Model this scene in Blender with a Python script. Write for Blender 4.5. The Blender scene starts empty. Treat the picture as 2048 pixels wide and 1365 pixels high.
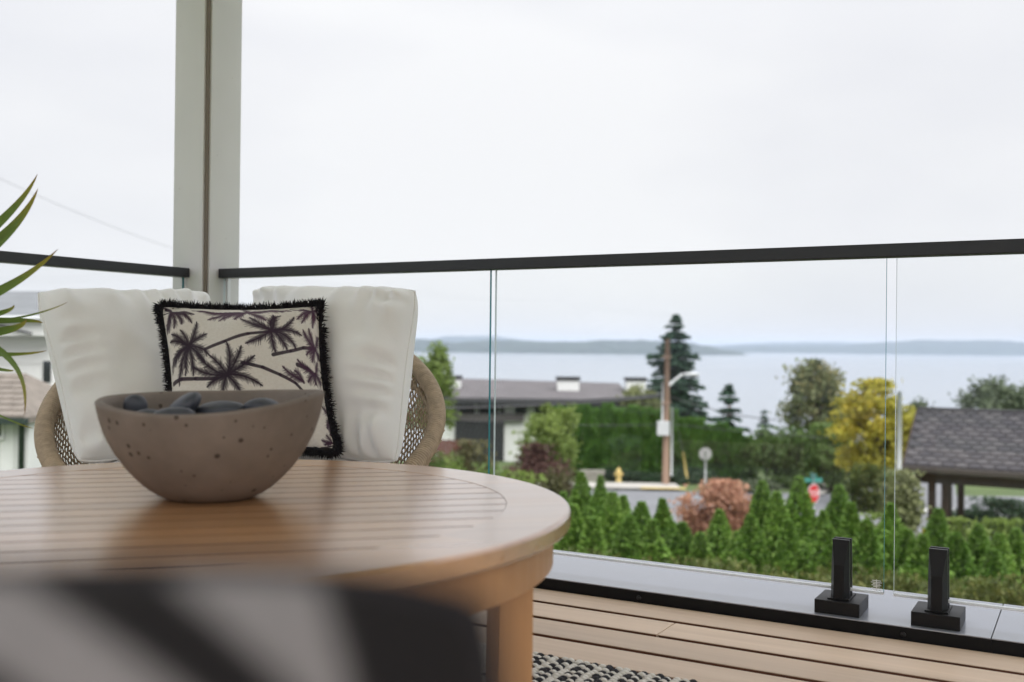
import bpy, bmesh, math, random
import numpy as np
from mathutils import Matrix, Vector

# ------------------------------------------------------------------ camera, sky, sun, exposure
SC = bpy.context.scene
COL = SC.collection
rng = np.random.default_rng(7)
random.seed(7)
W, H, F = 2048.0, 1365.0, 2050.0
YAW, PITCH, ROLL, CZ = math.radians(29.5), math.radians(0.25), math.radians(0.62), 0.787
FW = Vector((-math.sin(YAW) * math.cos(PITCH), math.cos(YAW) * math.cos(PITCH), math.sin(PITCH)))
R0 = Vector((math.cos(YAW), math.sin(YAW), 0.0))
U0 = R0.cross(FW)
RT = R0 * math.cos(ROLL) + U0 * math.sin(ROLL)
UP = U0 * math.cos(ROLL) - R0 * math.sin(ROLL)
F2 = Vector((-math.sin(YAW), math.cos(YAW), 0.0))
cam = bpy.data.cameras.new('camera')
camo = bpy.data.objects.new('camera', cam)
COL.objects.link(camo)
m = Matrix((RT, UP, -FW)).transposed().to_4x4()
m.translation = (0, 0, CZ)
camo.matrix_world = m
cam.sensor_width = 36.0
cam.lens = 36.0 * F / W
cam.clip_start, cam.clip_end = 0.02, 60000
cam.dof.use_dof = True
cam.dof.focus_distance = 2.9
cam.dof.aperture_fstop = 2.6
SC.camera = camo

world = bpy.data.worlds.new('World')
SC.world = world
world.use_nodes = True
wn, wl = world.node_tree.nodes, world.node_tree.links
wn.clear()
wo = wn.new('ShaderNodeOutputWorld')
bg = wn.new('ShaderNodeBackground')
bg.inputs['Strength'].default_value = 0.1
wl.new(bg.outputs[0], wo.inputs[0])
sky = wn.new('ShaderNodeTexSky')
sky.sky_type = 'NISHITA'
sky.sun_disc = False
SUN_EL, SUN_AZ = math.radians(46), math.radians(118)      # high, behind the camera's right shoulder, veiled by cloud
sky.sun_elevation = SUN_EL
sky.sun_rotation = SUN_AZ
tcw = wn.new('ShaderNodeTexCoord')
mpw = wn.new('ShaderNodeMapping')
mpw.inputs['Scale'].default_value = (1.0, 1.0, 2.6)
mpw.inputs['Location'].default_value = (0.35, 0.1, 0.2)
wl.new(tcw.outputs['Generated'], mpw.inputs[0])
nzw = wn.new('ShaderNodeTexNoise')
nzw.inputs['Scale'].default_value = 1.7
nzw.inputs['Detail'].default_value = 4.0
nzw.inputs['Roughness'].default_value = 0.45
wl.new(mpw.outputs[0], nzw.inputs['Vector'])
rpw = wn.new('ShaderNodeValToRGB')
rpw.color_ramp.elements[0].position = 0.32
rpw.color_ramp.elements[0].color = (3.38, 3.41, 3.62, 1)
rpw.color_ramp.elements[1].position = 0.62
rpw.color_ramp.elements[1].color = (4.14, 4.14, 4.18, 1)
wl.new(nzw.outputs[0], rpw.inputs[0])
mxw = wn.new('ShaderNodeMix')
mxw.data_type = 'RGBA'
mxw.inputs['Factor'].default_value = 0.97
wl.new(sky.outputs[0], mxw.inputs['A'])
wl.new(rpw.outputs[0], mxw.inputs['B'])
# an overcast sky is brighter overhead than at the horizon
sxw = wn.new('ShaderNodeSeparateXYZ')
wl.new(tcw.outputs['Generated'], sxw.inputs[0])
mz = wn.new('ShaderNodeMath')
mz.operation = 'MULTIPLY'
wl.new(sxw.outputs['Z'], mz.inputs[0])
wl.new(sxw.outputs['Z'], mz.inputs[1])
mk = wn.new('ShaderNodeMath')
mk.operation = 'MULTIPLY_ADD'
mz3 = wn.new('ShaderNodeMath')
mz3.operation = 'MULTIPLY'
wl.new(mz.outputs[0], mz3.inputs[0])
wl.new(sxw.outputs['Z'], mz3.inputs[1])
wl.new(mz3.outputs[0], mk.inputs[0])
mk.inputs[1].default_value = 2.2
mk.inputs[2].default_value = 1.0
vsw = wn.new('ShaderNodeVectorMath')
vsw.operation = 'SCALE'
wl.new(mxw.outputs['Result'], vsw.inputs[0])
wl.new(mk.outputs[0], vsw.inputs['Scale'])
wl.new(vsw.outputs[0], bg.inputs['Color'])

sun = bpy.data.lights.new('sun', 'SUN')
sun.energy = 1.5
sun.angle = math.radians(55)
sun.color = (1.0, 0.97, 0.93)
suno = bpy.data.objects.new('sun', sun)
COL.objects.link(suno)
sd = Vector((math.sin(SUN_AZ) * math.cos(SUN_EL), math.cos(SUN_AZ) * math.cos(SUN_EL), math.sin(SUN_EL)))
suno.rotation_euler = sd.to_track_quat('Z', 'Y').to_euler()

SC.view_settings.view_transform = 'Standard'
SC.view_settings.look = 'None'
SC.view_settings.gamma = 1.0
SC.view_settings.exposure = 1.15
SC.view_settings.use_curve_mapping = False
SC.render.engine = 'CYCLES'
SC.cycles.use_denoising = True
SC.cycles.max_bounces = 10
SC.cycles.diffuse_bounces = 4
SC.cycles.glossy_bounces = 4
SC.cycles.transparent_max_bounces = 24
SC.cycles.transmission_bounces = 6
SC.cycles.volume_bounces = 1
SC.cycles.caustics_reflective = False
SC.cycles.caustics_refractive = False
SC.cycles.sample_clamp_indirect = 6.0


# ------------------------------------------------------------------ helpers
def at(px, py, d):
    """world point seen at photo pixel (px, py) at depth d metres"""
    return Vector((0, 0, CZ)) + (FW + RT * ((px - W / 2) / F) - UP * ((py - H / 2) / F)) * d


def sdist(p):
    return p[0] * F2.x + p[1] * F2.y


GS = [-200, 0, 8, 14, 30, 40, 48, 57, 62, 75, 85, 100, 150, 240, 400]
GZ = [-3.2, -3.6, -3.9, -4.2, -5.5, -6.5, -6.85, -6.95, -7.2, -7.7, -9.3, -12.5, -20, -31, -36]


def gz(s):
    return float(np.interp(s, GS, GZ))


def ground_at(px, d):
    p = at(px, 690, d)
    p.z = gz(sdist(p))
    return p


def put(o, parent=None, label=None, cat=None, group=None, kind=None):
    if o.name not in COL.objects:
        COL.objects.link(o)
    if parent is not None:
        o.parent = parent
    if label:
        o['label'] = label
    if cat:
        o['category'] = cat
    if group:
        o['group'] = group
    if kind:
        o['kind'] = kind
    return o


def empty(name, loc=(0, 0, 0), rz=0.0, **k):
    o = bpy.data.objects.new(name, None)
    o.empty_display_size = 0.1
    o.location = loc
    o.rotation_euler = (0, 0, rz)
    return put(o, **k)


def mesh(name, v, f, mat, parent=None, smooth=False, loc=None, **k):
    me = bpy.data.meshes.new(name)
    me.from_pydata([tuple(map(float, p)) for p in v], [], [tuple(map(int, q)) for q in f])
    return fin(name, me, mat, parent, smooth, loc, **k)


def fin(name, me, mat, parent=None, smooth=False, loc=None, **k):
    for mm in (mat if isinstance(mat, (list, tuple)) else [mat]):
        me.materials.append(mm)
    if smooth:
        me.polygons.foreach_set('use_smooth', [True] * len(me.polygons))
    me.update()
    o = bpy.data.objects.new(name, me)
    if loc is not None:
        o.location = loc
    return put(o, parent, **k)


def fastquads(name, V, Q, mat, parent=None, smooth=False, var=None, col=None, loc=None, **k):
    """numpy quads -> mesh; var = a per-vertex float, col = per-vertex rgb"""
    me = bpy.data.meshes.new(name)
    nv, nq = len(V), len(Q)
    me.vertices.add(nv)
    me.vertices.foreach_set('co', np.asarray(V, np.float32).ravel())
    me.loops.add(nq * 4)
    me.loops.foreach_set('vertex_index', np.asarray(Q, np.int32).ravel())
    me.polygons.add(nq)
    me.polygons.foreach_set('loop_start', np.arange(0, nq * 4, 4, dtype=np.int32))
    me.polygons.foreach_set('loop_total', np.full(nq, 4, np.int32))
    me.update(calc_edges=True)
    if var is not None:
        a = me.attributes.new('var', 'FLOAT', 'POINT')
        a.data.foreach_set('value', np.asarray(var, np.float32))
    if col is not None:
        a = me.attributes.new('print', 'FLOAT_COLOR', 'POINT')
        a.data.foreach_set('color', np.c_[col, np.ones(nv)].astype(np.float32).ravel())
    return fin(name, me, mat, parent, smooth, loc, **k)


class MB:
    """collects solid pieces of ONE part"""
    def __init__(s):
        s.v, s.f = [], []

    def add(s, v, f):
        n = len(s.v)
        s.v += [tuple(p) for p in v]
        s.f += [tuple(i + n for i in q) for q in f]
        return s

    def box(s, x0, x1, y0, y1, z0, z1):
        v = [(x, y, z) for z in (z0, z1) for y in (y0, y1) for x in (x0, x1)]
        return s.add(v, [(0, 2, 3, 1), (4, 5, 7, 6), (0, 1, 5, 4), (2, 6, 7, 3), (0, 4, 6, 2), (1, 3, 7, 5)])

    def tube(s, pts, rad, n=8, cap=True):
        pts = [Vector(p) for p in pts]
        rads = rad if isinstance(rad, (list, tuple)) else [rad] * len(pts)
        v, f = [], []
        ref = Vector((0, 0, 1))
        for i, p in enumerate(pts):
            t = (pts[min(i + 1, len(pts) - 1)] - pts[max(i - 1, 0)]).normalized()
            if abs(t.dot(ref)) > 0.95:
                ref = Vector((1, 0, 0))
            a = t.cross(ref).normalized()
            b = t.cross(a).normalized()
            for k in range(n):
                an = 2 * math.pi * k / n
                v.append(p + (a * math.cos(an) + b * math.sin(an)) * rads[i])
        for i in range(len(pts) - 1):
            for k in range(n):
                k2 = (k + 1) % n
                f.append((i * n + k, i * n + k2, (i + 1) * n + k2, (i + 1) * n + k))
        if cap:
            f.append(tuple(range(n)))
            f.append(tuple(range((len(pts) - 1) * n + n - 1, (len(pts) - 1) * n - 1, -1)))
        return s.add(v, f)

    def lathe(s, prof, n=24, c=(0, 0, 0)):
        v = [(c[0] + r * math.cos(2 * math.pi * k / n), c[1] + r * math.sin(2 * math.pi * k / n), c[2] + z) for r, z in prof for k in range(n)]
        f = [(i * n + k, i * n + (k + 1) % n, (i + 1) * n + (k + 1) % n, (i + 1) * n + k) for i in range(len(prof) - 1) for k in range(n)]
        f.append(tuple(range(n - 1, -1, -1)))
        f.append(tuple(range((len(prof) - 1) * n, len(prof) * n)))
        return s.add(v, f)

    def build(s, name, mat, parent=None, smooth=False, bevel=0.0, seg=2, **k):
        o = mesh(name, s.v, s.f, mat, parent, smooth, **k)
        if bevel:
            bv(o, bevel, seg)
        return o


def bv(o, w, seg=2):
    bm = bmesh.new()
    bm.from_mesh(o.data)
    bmesh.ops.recalc_face_normals(bm, faces=bm.faces)
    ed = [e for e in bm.edges if len(e.link_faces) == 2 and e.calc_face_angle(0) > 0.6]
    bmesh.ops.bevel(bm, geom=ed, offset=w, segments=seg, profile=0.6, affect='EDGES')
    bm.to_mesh(o.data)
    bm.free()


# ------------------------------------------------------------------ materials
class NT:
    def __init__(s, name):
        s.m = bpy.data.materials.new(name)
        s.m.use_nodes = True
        s.n, s.l = s.m.node_tree.nodes, s.m.node_tree.links
        s.b = s.n['Principled BSDF']
        s.out = s.n['Material Output']

    def new(s, t, **k):
        n = s.n.new(t)
        for a, b in k.items():
            setattr(n, a, b)
        return n

    def noise(s, scale, detail=4, rough=0.55, vec=None, dist=0.0):
        n = s.new('ShaderNodeTexNoise')
        n.inputs['Scale'].default_value = scale
        n.inputs['Detail'].default_value = detail
        n.inputs['Roughness'].default_value = rough
        n.inputs['Distortion'].default_value = dist
        if vec is not None:
            s.l.new(vec, n.inputs['Vector'])
        return n.outputs[0]

    def coord(s, which='Object', scale=(1, 1, 1), rot=(0, 0, 0), jitter=False):
        t = s.new('ShaderNodeTexCoord')
        mp = s.new('ShaderNodeMapping')
        mp.inputs['Scale'].default_value = scale
        mp.inputs['Rotation'].default_value = rot
        v = t.outputs[which]
        if jitter:
            oi = s.new('ShaderNodeObjectInfo')
            ml = s.new('ShaderNodeMath', operation='MULTIPLY')
            ml.inputs[1].default_value = 37.0
            s.l.new(oi.outputs['Random'], ml.inputs[0])
            ad = s.new('ShaderNodeVectorMath', operation='ADD')
            s.l.new(v, ad.inputs[0])
            s.l.new(ml.outputs[0], ad.inputs[1])
            v = ad.outputs[0]
        s.l.new(v, mp.inputs[0])
        return mp.outputs[0]

    def ramp(s, fac, stops):
        r = s.new('ShaderNodeValToRGB')
        e = r.color_ramp.elements
        while len(e) < len(stops):
            e.new(0.5)
        for q, (p, c) in zip(e, stops):
            q.position = p
            q.color = (*c, 1)
        s.l.new(fac, r.inputs[0])
        return r.outputs[0]

    def mix(s, fac, a, b, mode='MIX'):
        n = s.new('ShaderNodeMix', data_type='RGBA', blend_type=mode)
        for key, val in (('Factor', fac), ('A', a), ('B', b)):
            i = n.inputs[key]
            if isinstance(val, (int, float)):
                i.default_value = val
            elif isinstance(val, tuple):
                i.default_value = (*val, 1)
            else:
                s.l.new(val, i)
        return n.outputs['Result']

    def bump(s, h, strength=0.2, dist=0.01):
        b = s.new('ShaderNodeBump')
        b.inputs['Strength'].default_value = strength
        b.inputs['Distance'].default_value = dist
        s.l.new(h, b.inputs['Height'])
        s.l.new(b.outputs[0], s.b.inputs['Normal'])

    def set(s, color=None, rough=None, **k):
        if color is not None:
            if isinstance(color, tuple):
                s.b.inputs['Base Color'].default_value = (*color, 1)
            else:
                s.l.new(color, s.b.inputs['Base Color'])
        if rough is not None:
            if isinstance(rough, (int, float)):
                s.b.inputs['Roughness'].default_value = rough
            else:
                s.l.new(rough, s.b.inputs['Roughness'])
        for a, v in k.items():
            s.b.inputs[a].default_value = v
        return s.m


def plain(name, c, rough=0.6, vary=0.12, scale=6.0, bump=0.0, **k):
    n = NT(name)
    z = n.noise(scale, 5, 0.6, n.coord())
    lo = tuple(x * (1 - vary) for x in c)
    hi = tuple(min(1, x * (1 + vary)) for x in c)
    n.set(n.ramp(z, [(0.3, lo), (0.7, hi)]), rough, **k)
    if bump:
        n.bump(n.noise(scale * 12, 4, 0.6, n.coord()), bump, 0.002)
    return n.m


def wood(name, dark, light, rough=0.4, axis=0, grain=26.0, objvar=0.25, bump=0.15, spec=0.5, coat=0.0):
    n = NT(name)
    sc = [grain, grain, grain]
    sc[axis] = grain * 0.045
    v = n.coord(scale=tuple(sc), jitter=True)
    g = n.noise(1.0, 6, 0.62, v, 0.6)
    v2 = n.coord(scale=tuple(x * 0.16 for x in sc), jitter=True)
    g2 = n.noise(1.0, 3, 0.5, v2, 0.8)
    c = n.ramp(g, [(0.28, dark), (0.72, light)])
    c2 = n.ramp(g2, [(0.3, tuple(x * 0.78 for x in light)), (0.75, tuple(min(1, x * 1.12) for x in light))])
    c = n.mix(0.5, c, c2)
    oi = n.new('ShaderNodeObjectInfo')
    k = n.ramp(oi.outputs['Random'], [(0.0, (1 - objvar, 1 - objvar * 1.05, 1 - objvar * 1.1)), (1.0, (1.0, 1.0, 1.0))])
    c = n.mix(1.0, c, k, 'MULTIPLY')
    rr = n.new('ShaderNodeMapRange')
    rr.inputs['To Min'].default_value = rough - 0.07
    rr.inputs['To Max'].default_value = rough + 0.12
    n.l.new(g2, rr.inputs['Value'])
    n.set(c, rr.outputs[0], **{'Specular IOR Level': spec, 'Coat Weight': coat, 'Coat Roughness': 0.22, 'Coat IOR': 2.3})
    n.bump(g, bump, 0.001)
    return n.m


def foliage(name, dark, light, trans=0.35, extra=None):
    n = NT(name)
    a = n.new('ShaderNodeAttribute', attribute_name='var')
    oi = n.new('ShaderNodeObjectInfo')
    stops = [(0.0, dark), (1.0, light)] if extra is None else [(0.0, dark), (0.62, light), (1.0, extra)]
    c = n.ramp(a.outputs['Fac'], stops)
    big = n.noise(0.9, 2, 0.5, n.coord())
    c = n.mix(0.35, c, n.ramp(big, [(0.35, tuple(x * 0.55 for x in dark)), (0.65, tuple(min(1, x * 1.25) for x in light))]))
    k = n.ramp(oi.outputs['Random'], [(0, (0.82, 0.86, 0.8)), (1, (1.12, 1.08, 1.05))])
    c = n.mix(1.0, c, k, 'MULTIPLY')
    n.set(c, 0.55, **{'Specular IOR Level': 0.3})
    tr = n.new('ShaderNodeBsdfTranslucent')
    n.l.new(c, tr.inputs[0])
    mx = n.new('ShaderNodeMixShader')
    mx.inputs[0].default_value = trans
    n.l.new(n.b.outputs[0], mx.inputs[1])
    n.l.new(tr.outputs[0], mx.inputs[2])
    n.l.new(mx.outputs[0], n.out.inputs[0])
    return n.m


def printmat(name, weave=900.0, rough=0.85):
    n = NT(name)
    a = n.new('ShaderNodeAttribute', attribute_name='print')
    z = n.noise(140.0, 3, 0.6, n.coord())
    c = n.mix(0.12, a.outputs['Color'], n.ramp(z, [(0.3, (0.1, 0.1, 0.1)), (0.7, (1, 1, 1))]), 'OVERLAY')
    n.set(c, rough, **{'Specular IOR Level': 0.2, 'Sheen Weight': 0.15})
    ww = n.new('ShaderNodeTexWave', wave_type='BANDS', bands_direction='X')
    ww.inputs['Scale'].default_value = weave * 0.25
    ww.inputs['Distortion'].default_value = 1.5
    n.l.new(n.coord(), ww.inputs['Vector'])
    n.bump(ww.outputs['Fac'], 0.12, 0.001)
    return n.m


MAT = {}
MAT['white_fabric'] = plain('white_canvas', (0.88, 0.88, 0.872), 0.9, 0.03, 5, 0.25, **{'Specular IOR Level': 0.15, 'Sheen Weight': 0.2})
MAT['post'] = plain('painted_post', (0.69, 0.685, 0.675), 0.45, 0.035, 2.5, 0.08)
MAT['glazing_channel'] = plain('channel_white', (0.78, 0.79, 0.8), 0.35, 0.02)
MAT['groove'] = plain('groove_sealant', (0.20, 0.165, 0.13), 0.6, 0.08)
MAT['rail'] = plain('black_powder_coat', (0.016, 0.017, 0.021), 0.38, 0.1, 20, 0.05)
MAT['kerb'] = plain('flashing_sky_sheen', (0.25, 0.27, 0.32), 0.2, 0.05, 3, 0.0, IOR=2.3)  # black metal; the grey base paints in sky reflected at a grazing angle
MAT['fascia'] = plain('black_fascia', (0.006, 0.006, 0.007), 0.5, 0.1, 3, **{'Specular IOR Level': 0.2})
MAT['spigot'] = plain('black_anodised', (0.006, 0.006, 0.007), 0.45, 0.1, 20, 0.03, **{'Specular IOR Level': 0.3})
MAT['screw'] = plain('screw_steel', (0.03, 0.03, 0.033), 0.3, 0.1, 30, 0, Metallic=0.6)
MAT['deck'] = wood('deck_timber', (0.51, 0.365, 0.255), (0.74, 0.575, 0.435), 0.5, 0, 24, 0.2, 0.12)
MAT['deck_edge'] = plain('deck_edge', (0.13, 0.052, 0.03), 0.8, 0.2)
MAT['joist'] = plain('deck_underlay', (0.09, 0.032, 0.018), 0.8, 0.2)
MAT['teak'] = wood('teak_top', (0.40, 0.175, 0.062), (0.66, 0.355, 0.155), 0.28, 0, 26, 0.18, 0.1, 0.75, coat=1.0)
MAT['teak_frame'] = wood('teak_frame', (0.36, 0.165, 0.062), (0.58, 0.31, 0.14), 0.34, 2, 20, 0.12, 0.1, 0.6)
MAT['teak_edge'] = plain('dark_slat_edge', (0.11, 0.05, 0.022), 0.6, 0.2, 20)  # slat sides, darker than the slat tops
MAT['wicker'] = plain('wicker_rope', (0.46, 0.365, 0.26), 0.6, 0.22, 40)
MAT['wicker_dark'] = plain('wicker_inner', (0.42, 0.32, 0.22), 0.65, 0.25, 40)
MAT['chair_leg'] = plain('chair_leg_metal', (0.20, 0.16, 0.12), 0.45, 0.1)
MAT['fringe'] = plain('black_fringe', (0.012, 0.010, 0.014), 0.9, 0.3, 40)
MAT['print'] = printmat('palm_print')
MAT['fgprint'] = printmat('banded_print', 400)
MAT['pebble'] = plain('slate_pebble', (0.05, 0.056, 0.072), 0.5, 0.35, 18, 0.2)
MAT['white_wall'] = plain('white_siding', (0.72, 0.73, 0.72), 0.7, 0.03, 2)
MAT['porch_white'] = plain('porch_paint', (0.78, 0.76, 0.73), 0.7, 0.03, 1.5)
MAT['grey_roof'] = plain('grey_roofing', (0.17, 0.18, 0.19), 0.85, 0.18, 3)
MAT['brown_roof'] = plain('brown_shingle', (0.22, 0.19, 0.165), 0.9, 0.2, 4)
MAT['dark_trim'] = plain('dark_green_trim', (0.02, 0.035, 0.03), 0.5, 0.1)
MAT['window'] = plain('window_pane', (0.02, 0.026, 0.03), 0.08, 0.2, 3)
MAT['dark_clad'] = plain('charcoal_cladding', (0.022, 0.024, 0.028), 0.5, 0.25, 2)
MAT['house_roof'] = plain('flat_roof_membrane', (0.115, 0.105, 0.11), 0.8, 0.2, 0.8)
MAT['redwood'] = plain('red_fence_stain', (0.10, 0.028, 0.018), 0.8, 0.25, 3)
MAT['shingle'] = plain('pavilion_shingle', (0.045, 0.043, 0.048), 0.9, 0.2, 9)
MAT['dark_wood'] = plain('dark_brown_timber', (0.036, 0.020, 0.014), 0.7, 0.3, 6)
MAT['gutter'] = plain('bronze_gutter', (0.06, 0.05, 0.045), 0.45, 0.1)
MAT['asphalt'] = plain('asphalt', (0.19, 0.195, 0.21), 0.9, 0.14, 0.6)
MAT['concrete'] = plain('sidewalk_concrete', (0.44, 0.42, 0.39), 0.9, 0.1, 1.2)
MAT['yellow_paint'] = plain('yellow_paint', (0.62, 0.47, 0.17), 0.7, 0.12)
MAT['white_paint'] = plain('white_paint', (0.75, 0.75, 0.74), 0.7, 0.08)
MAT['pole_wood'] = wood('weathered_pole', (0.16, 0.10, 0.07), (0.30, 0.20, 0.145), 0.8, 2, 8, 0.1)
MAT['galv'] = plain('galvanised_grey', (0.55, 0.57, 0.58), 0.5, 0.1, 3)
MAT['wire'] = plain('cable_black', (0.06, 0.06, 0.065), 0.6, 0.1)
MAT['sign_back'] = plain('sign_aluminium', (0.36, 0.36, 0.36), 0.45, 0.08)
MAT['sign_red'] = plain('sign_red', (0.52, 0.02, 0.025), 0.4, 0.06)
MAT['sign_teal'] = plain('street_sign_green', (0.06, 0.28, 0.24), 0.4, 0.06)
MAT['bark'] = plain('bark', (0.09, 0.065, 0.048), 0.9, 0.3, 6, 0.4)
MAT['red_bark'] = plain('red_bark', (0.20, 0.11, 0.075), 0.9, 0.3, 6, 0.4)
MAT['terracotta'] = plain('grey_planter', (0.20, 0.20, 0.20), 0.7, 0.1)
MAT['soil'] = plain('soil', (0.04, 0.03, 0.022), 0.95, 0.3, 30)
MAT['hill'] = plain('wooded_hill', (0.035, 0.05, 0.032), 0.95, 0.4, 0.008)
MAT['rug_white'] = plain('rug_wool_white', (0.68, 0.66, 0.62), 0.95, 0.08, 60, 0.3)
MAT['rug_black'] = plain('rug_wool_black', (0.028, 0.028, 0.034), 0.95, 0.25, 60, 0.3)
MAT['stone_wall'] = plain('garden_wall_stone', (0.32, 0.30, 0.27), 0.9, 0.2, 4)

F_ = dict(
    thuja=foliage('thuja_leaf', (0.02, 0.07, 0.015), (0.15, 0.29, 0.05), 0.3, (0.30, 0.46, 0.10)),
    olive=foliage('olive_hedge_leaf', (0.03, 0.045, 0.012), (0.105, 0.14, 0.035), 0.3, (0.20, 0.20, 0.06)),
    tall=foliage('tall_hedge_leaf', (0.022, 0.08, 0.016), (0.14, 0.29, 0.055), 0.3),
    fir=foliage('fir_needles', (0.018, 0.048, 0.036), (0.062, 0.125, 0.08), 0.15),
    salmon=foliage('salmon_leaf', (0.34, 0.155, 0.11), (0.68, 0.38, 0.275), 0.35),
    purple=foliage('plum_leaf', (0.06, 0.03, 0.03), (0.17, 0.085, 0.075), 0.3),
    yellow=foliage('yellow_leaf', (0.15, 0.18, 0.03), (0.52, 0.47, 0.07), 0.4, (0.62, 0.44, 0.07)),
    green=foliage('green_leaf', (0.045, 0.09, 0.025), (0.14, 0.22, 0.06), 0.35),
    lime=foliage('lime_leaf', (0.10, 0.17, 0.035), (0.28, 0.36, 0.10), 0.4),
    mixed=foliage('autumn_mixed_leaf', (0.065, 0.095, 0.055), (0.20, 0.24, 0.12), 0.35, (0.36, 0.27, 0.10)),
    greygreen=foliage('grey_green_leaf', (0.05, 0.075, 0.045), (0.15, 0.19, 0.11), 0.3),
    darkhedge=foliage('dark_hedge_leaf', (0.016, 0.04, 0.022), (0.05, 0.095, 0.045), 0.25),
    brown=foliage('brown_green_leaf', (0.06, 0.06, 0.03), (0.17, 0.16, 0.075), 0.3),
    weep=foliage('weeping_leaf', (0.11, 0.13, 0.055), (0.29, 0.31, 0.15), 0.35),
)


def m_glass():
    n = NT('clear_glass')
    t = n.new('ShaderNodeBsdfTransparent')
    t.inputs[0].default_value = (0.984, 0.988, 0.987, 1)
    g = n.new('ShaderNodeBsdfGlossy')
    g.inputs['Roughness'].default_value = 0.0
    fr = n.new('ShaderNodeFresnel')
    fr.inputs['IOR'].default_value = 1.35
    mx = n.new('ShaderNodeMixShader')
    ge = n.new('ShaderNodeNewGeometry')
    iv = n.new('ShaderNodeMath', operation='SUBTRACT')
    iv.inputs[0].default_value = 1.0
    n.l.new(ge.outputs['Backfacing'], iv.inputs[1])
    fm = n.new('ShaderNodeMath', operation='MULTIPLY')
    n.l.new(fr.outputs[0], fm.inputs[0])
    n.l.new(iv.outputs[0], fm.inputs[1])
    n.l.new(fm.outputs[0], mx.inputs[0])
    n.l.new(t.outputs[0], mx.inputs[1])
    n.l.new(g.outputs[0], mx.inputs[2])
    n.l.new(mx.outputs[0], n.out.inputs[0])
    return n.m


def m_edge(name, c, tr):
    n = NT(name)
    n.set(c, 0.15)
    t = n.new('ShaderNodeBsdfTranslucent')
    t.inputs[0].default_value = (*c, 1)
    mx = n.new('ShaderNodeMixShader')
    mx.inputs[0].default_value = tr
    n.l.new(n.b.outputs[0], mx.inputs[1])
    n.l.new(t.outputs[0], mx.inputs[2])
    n.l.new(mx.outputs[0], n.out.inputs[0])
    return n.m


MAT['glass'] = m_glass()
MAT['edge'] = m_edge('glass_edge_teal', (0.035, 0.22, 0.25), 0.4)
MAT['strip'] = m_edge('glass_edge_glint', (0.95, 0.96, 0.97), 0.4)  # near-white colour stands in for sky light caught by the lower glass edge
MAT['edge_white'] = m_edge('glass_edge_pale', (0.66, 0.74, 0.76), 0.45)


def m_bowl():
    n = NT('cast_concrete_bowl')
    v = n.coord()
    z = n.noise(7, 5, 0.6, v)
    c = n.ramp(z, [(0.3, (0.165, 0.138, 0.118)), (0.7, (0.25, 0.212, 0.184))])
    vo = n.new('ShaderNodeTexVoronoi')
    vo.inputs['Scale'].default_value = 52
    n.l.new(v, vo.inputs['Vector'])
    sep = n.new('ShaderNodeSeparateColor')
    n.l.new(vo.outputs['Color'], sep.inputs[0])
    thr = n.new('ShaderNodeMapRange')           # only some cells carry a pit, of differing size
    thr.inputs['From Min'].default_value = 0.35
    thr.inputs['From Max'].default_value = 1.0
    thr.inputs['To Min'].default_value = 0.0
    thr.inputs['To Max'].default_value = 0.26
    n.l.new(sep.outputs[0], thr.inputs['Value'])
    lt = n.new('ShaderNodeMath', operation='LESS_THAN')
    n.l.new(vo.outputs['Distance'], lt.inputs[0])
    n.l.new(thr.outputs[0], lt.inputs[1])
    c = n.mix(lt.outputs[0], c, (0.075, 0.06, 0.05))
    n.set(c, 0.75, **{'Specular IOR Level': 0.25})
    ad = n.new('ShaderNodeMath', operation='SUBTRACT')
    n.l.new(n.noise(60, 4, 0.6, v), ad.inputs[0])
    n.l.new(lt.outputs[0], ad.inputs[1])
    n.bump(ad.outputs[0], 0.25, 0.002)
    return n.m


MAT['bowl'] = m_bowl()


def m_water():
    n = NT('lake_water')
    v = n.coord(scale=(0.05, 0.012, 1), rot=(0, 0, YAW))
    z = n.noise(1.0, 4, 0.6, v)
    n.set((0.22, 0.25, 0.29), 0.16, IOR=1.33)
    n.bump(z, 0.05, 1.0)
    return n.m


def m_ground():
    n = NT('grass_ground')
    z = n.noise(0.25, 6, 0.6, n.coord())
    z2 = n.noise(9.0, 4, 0.6, n.coord())
    c = n.ramp(z, [(0.3, (0.055, 0.085, 0.03)), (0.55, (0.09, 0.14, 0.04)), (0.75, (0.13, 0.17, 0.055))])
    c = n.mix(0.4, c, n.ramp(z2, [(0.3, (0.04, 0.06, 0.02)), (0.7, (0.14, 0.19, 0.06))]))
    n.set(c, 0.95)
    n.bump(z2, 0.5, 0.1)
    return n.m


def m_leafblade():
    n = NT('dracaena_blade')
    a = n.new('ShaderNodeAttribute', attribute_name='var')
    c = n.ramp(a.outputs['Fac'], [(0.0, (0.05, 0.11, 0.03)), (0.7, (0.13, 0.21, 0.035)), (0.88, (0.30, 0.27, 0.03)), (0.97, (0.20, 0.045, 0.03)), (1.0, (0.10, 0.03, 0.03))])
    n.set(c, 0.4)
    tr = n.new('ShaderNodeBsdfTranslucent')
    n.l.new(c, tr.inputs[0])
    mx = n.new('ShaderNodeMixShader')
    mx.inputs[0].default_value = 0.3
    n.l.new(n.b.outputs[0], mx.inputs[1])
    n.l.new(tr.outputs[0], mx.inputs[2])
    n.l.new(mx.outputs[0], n.out.inputs[0])
    return n.m


MAT['water'] = m_water()
MAT['ground'] = m_ground()
MAT['blade'] = m_leafblade()

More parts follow.
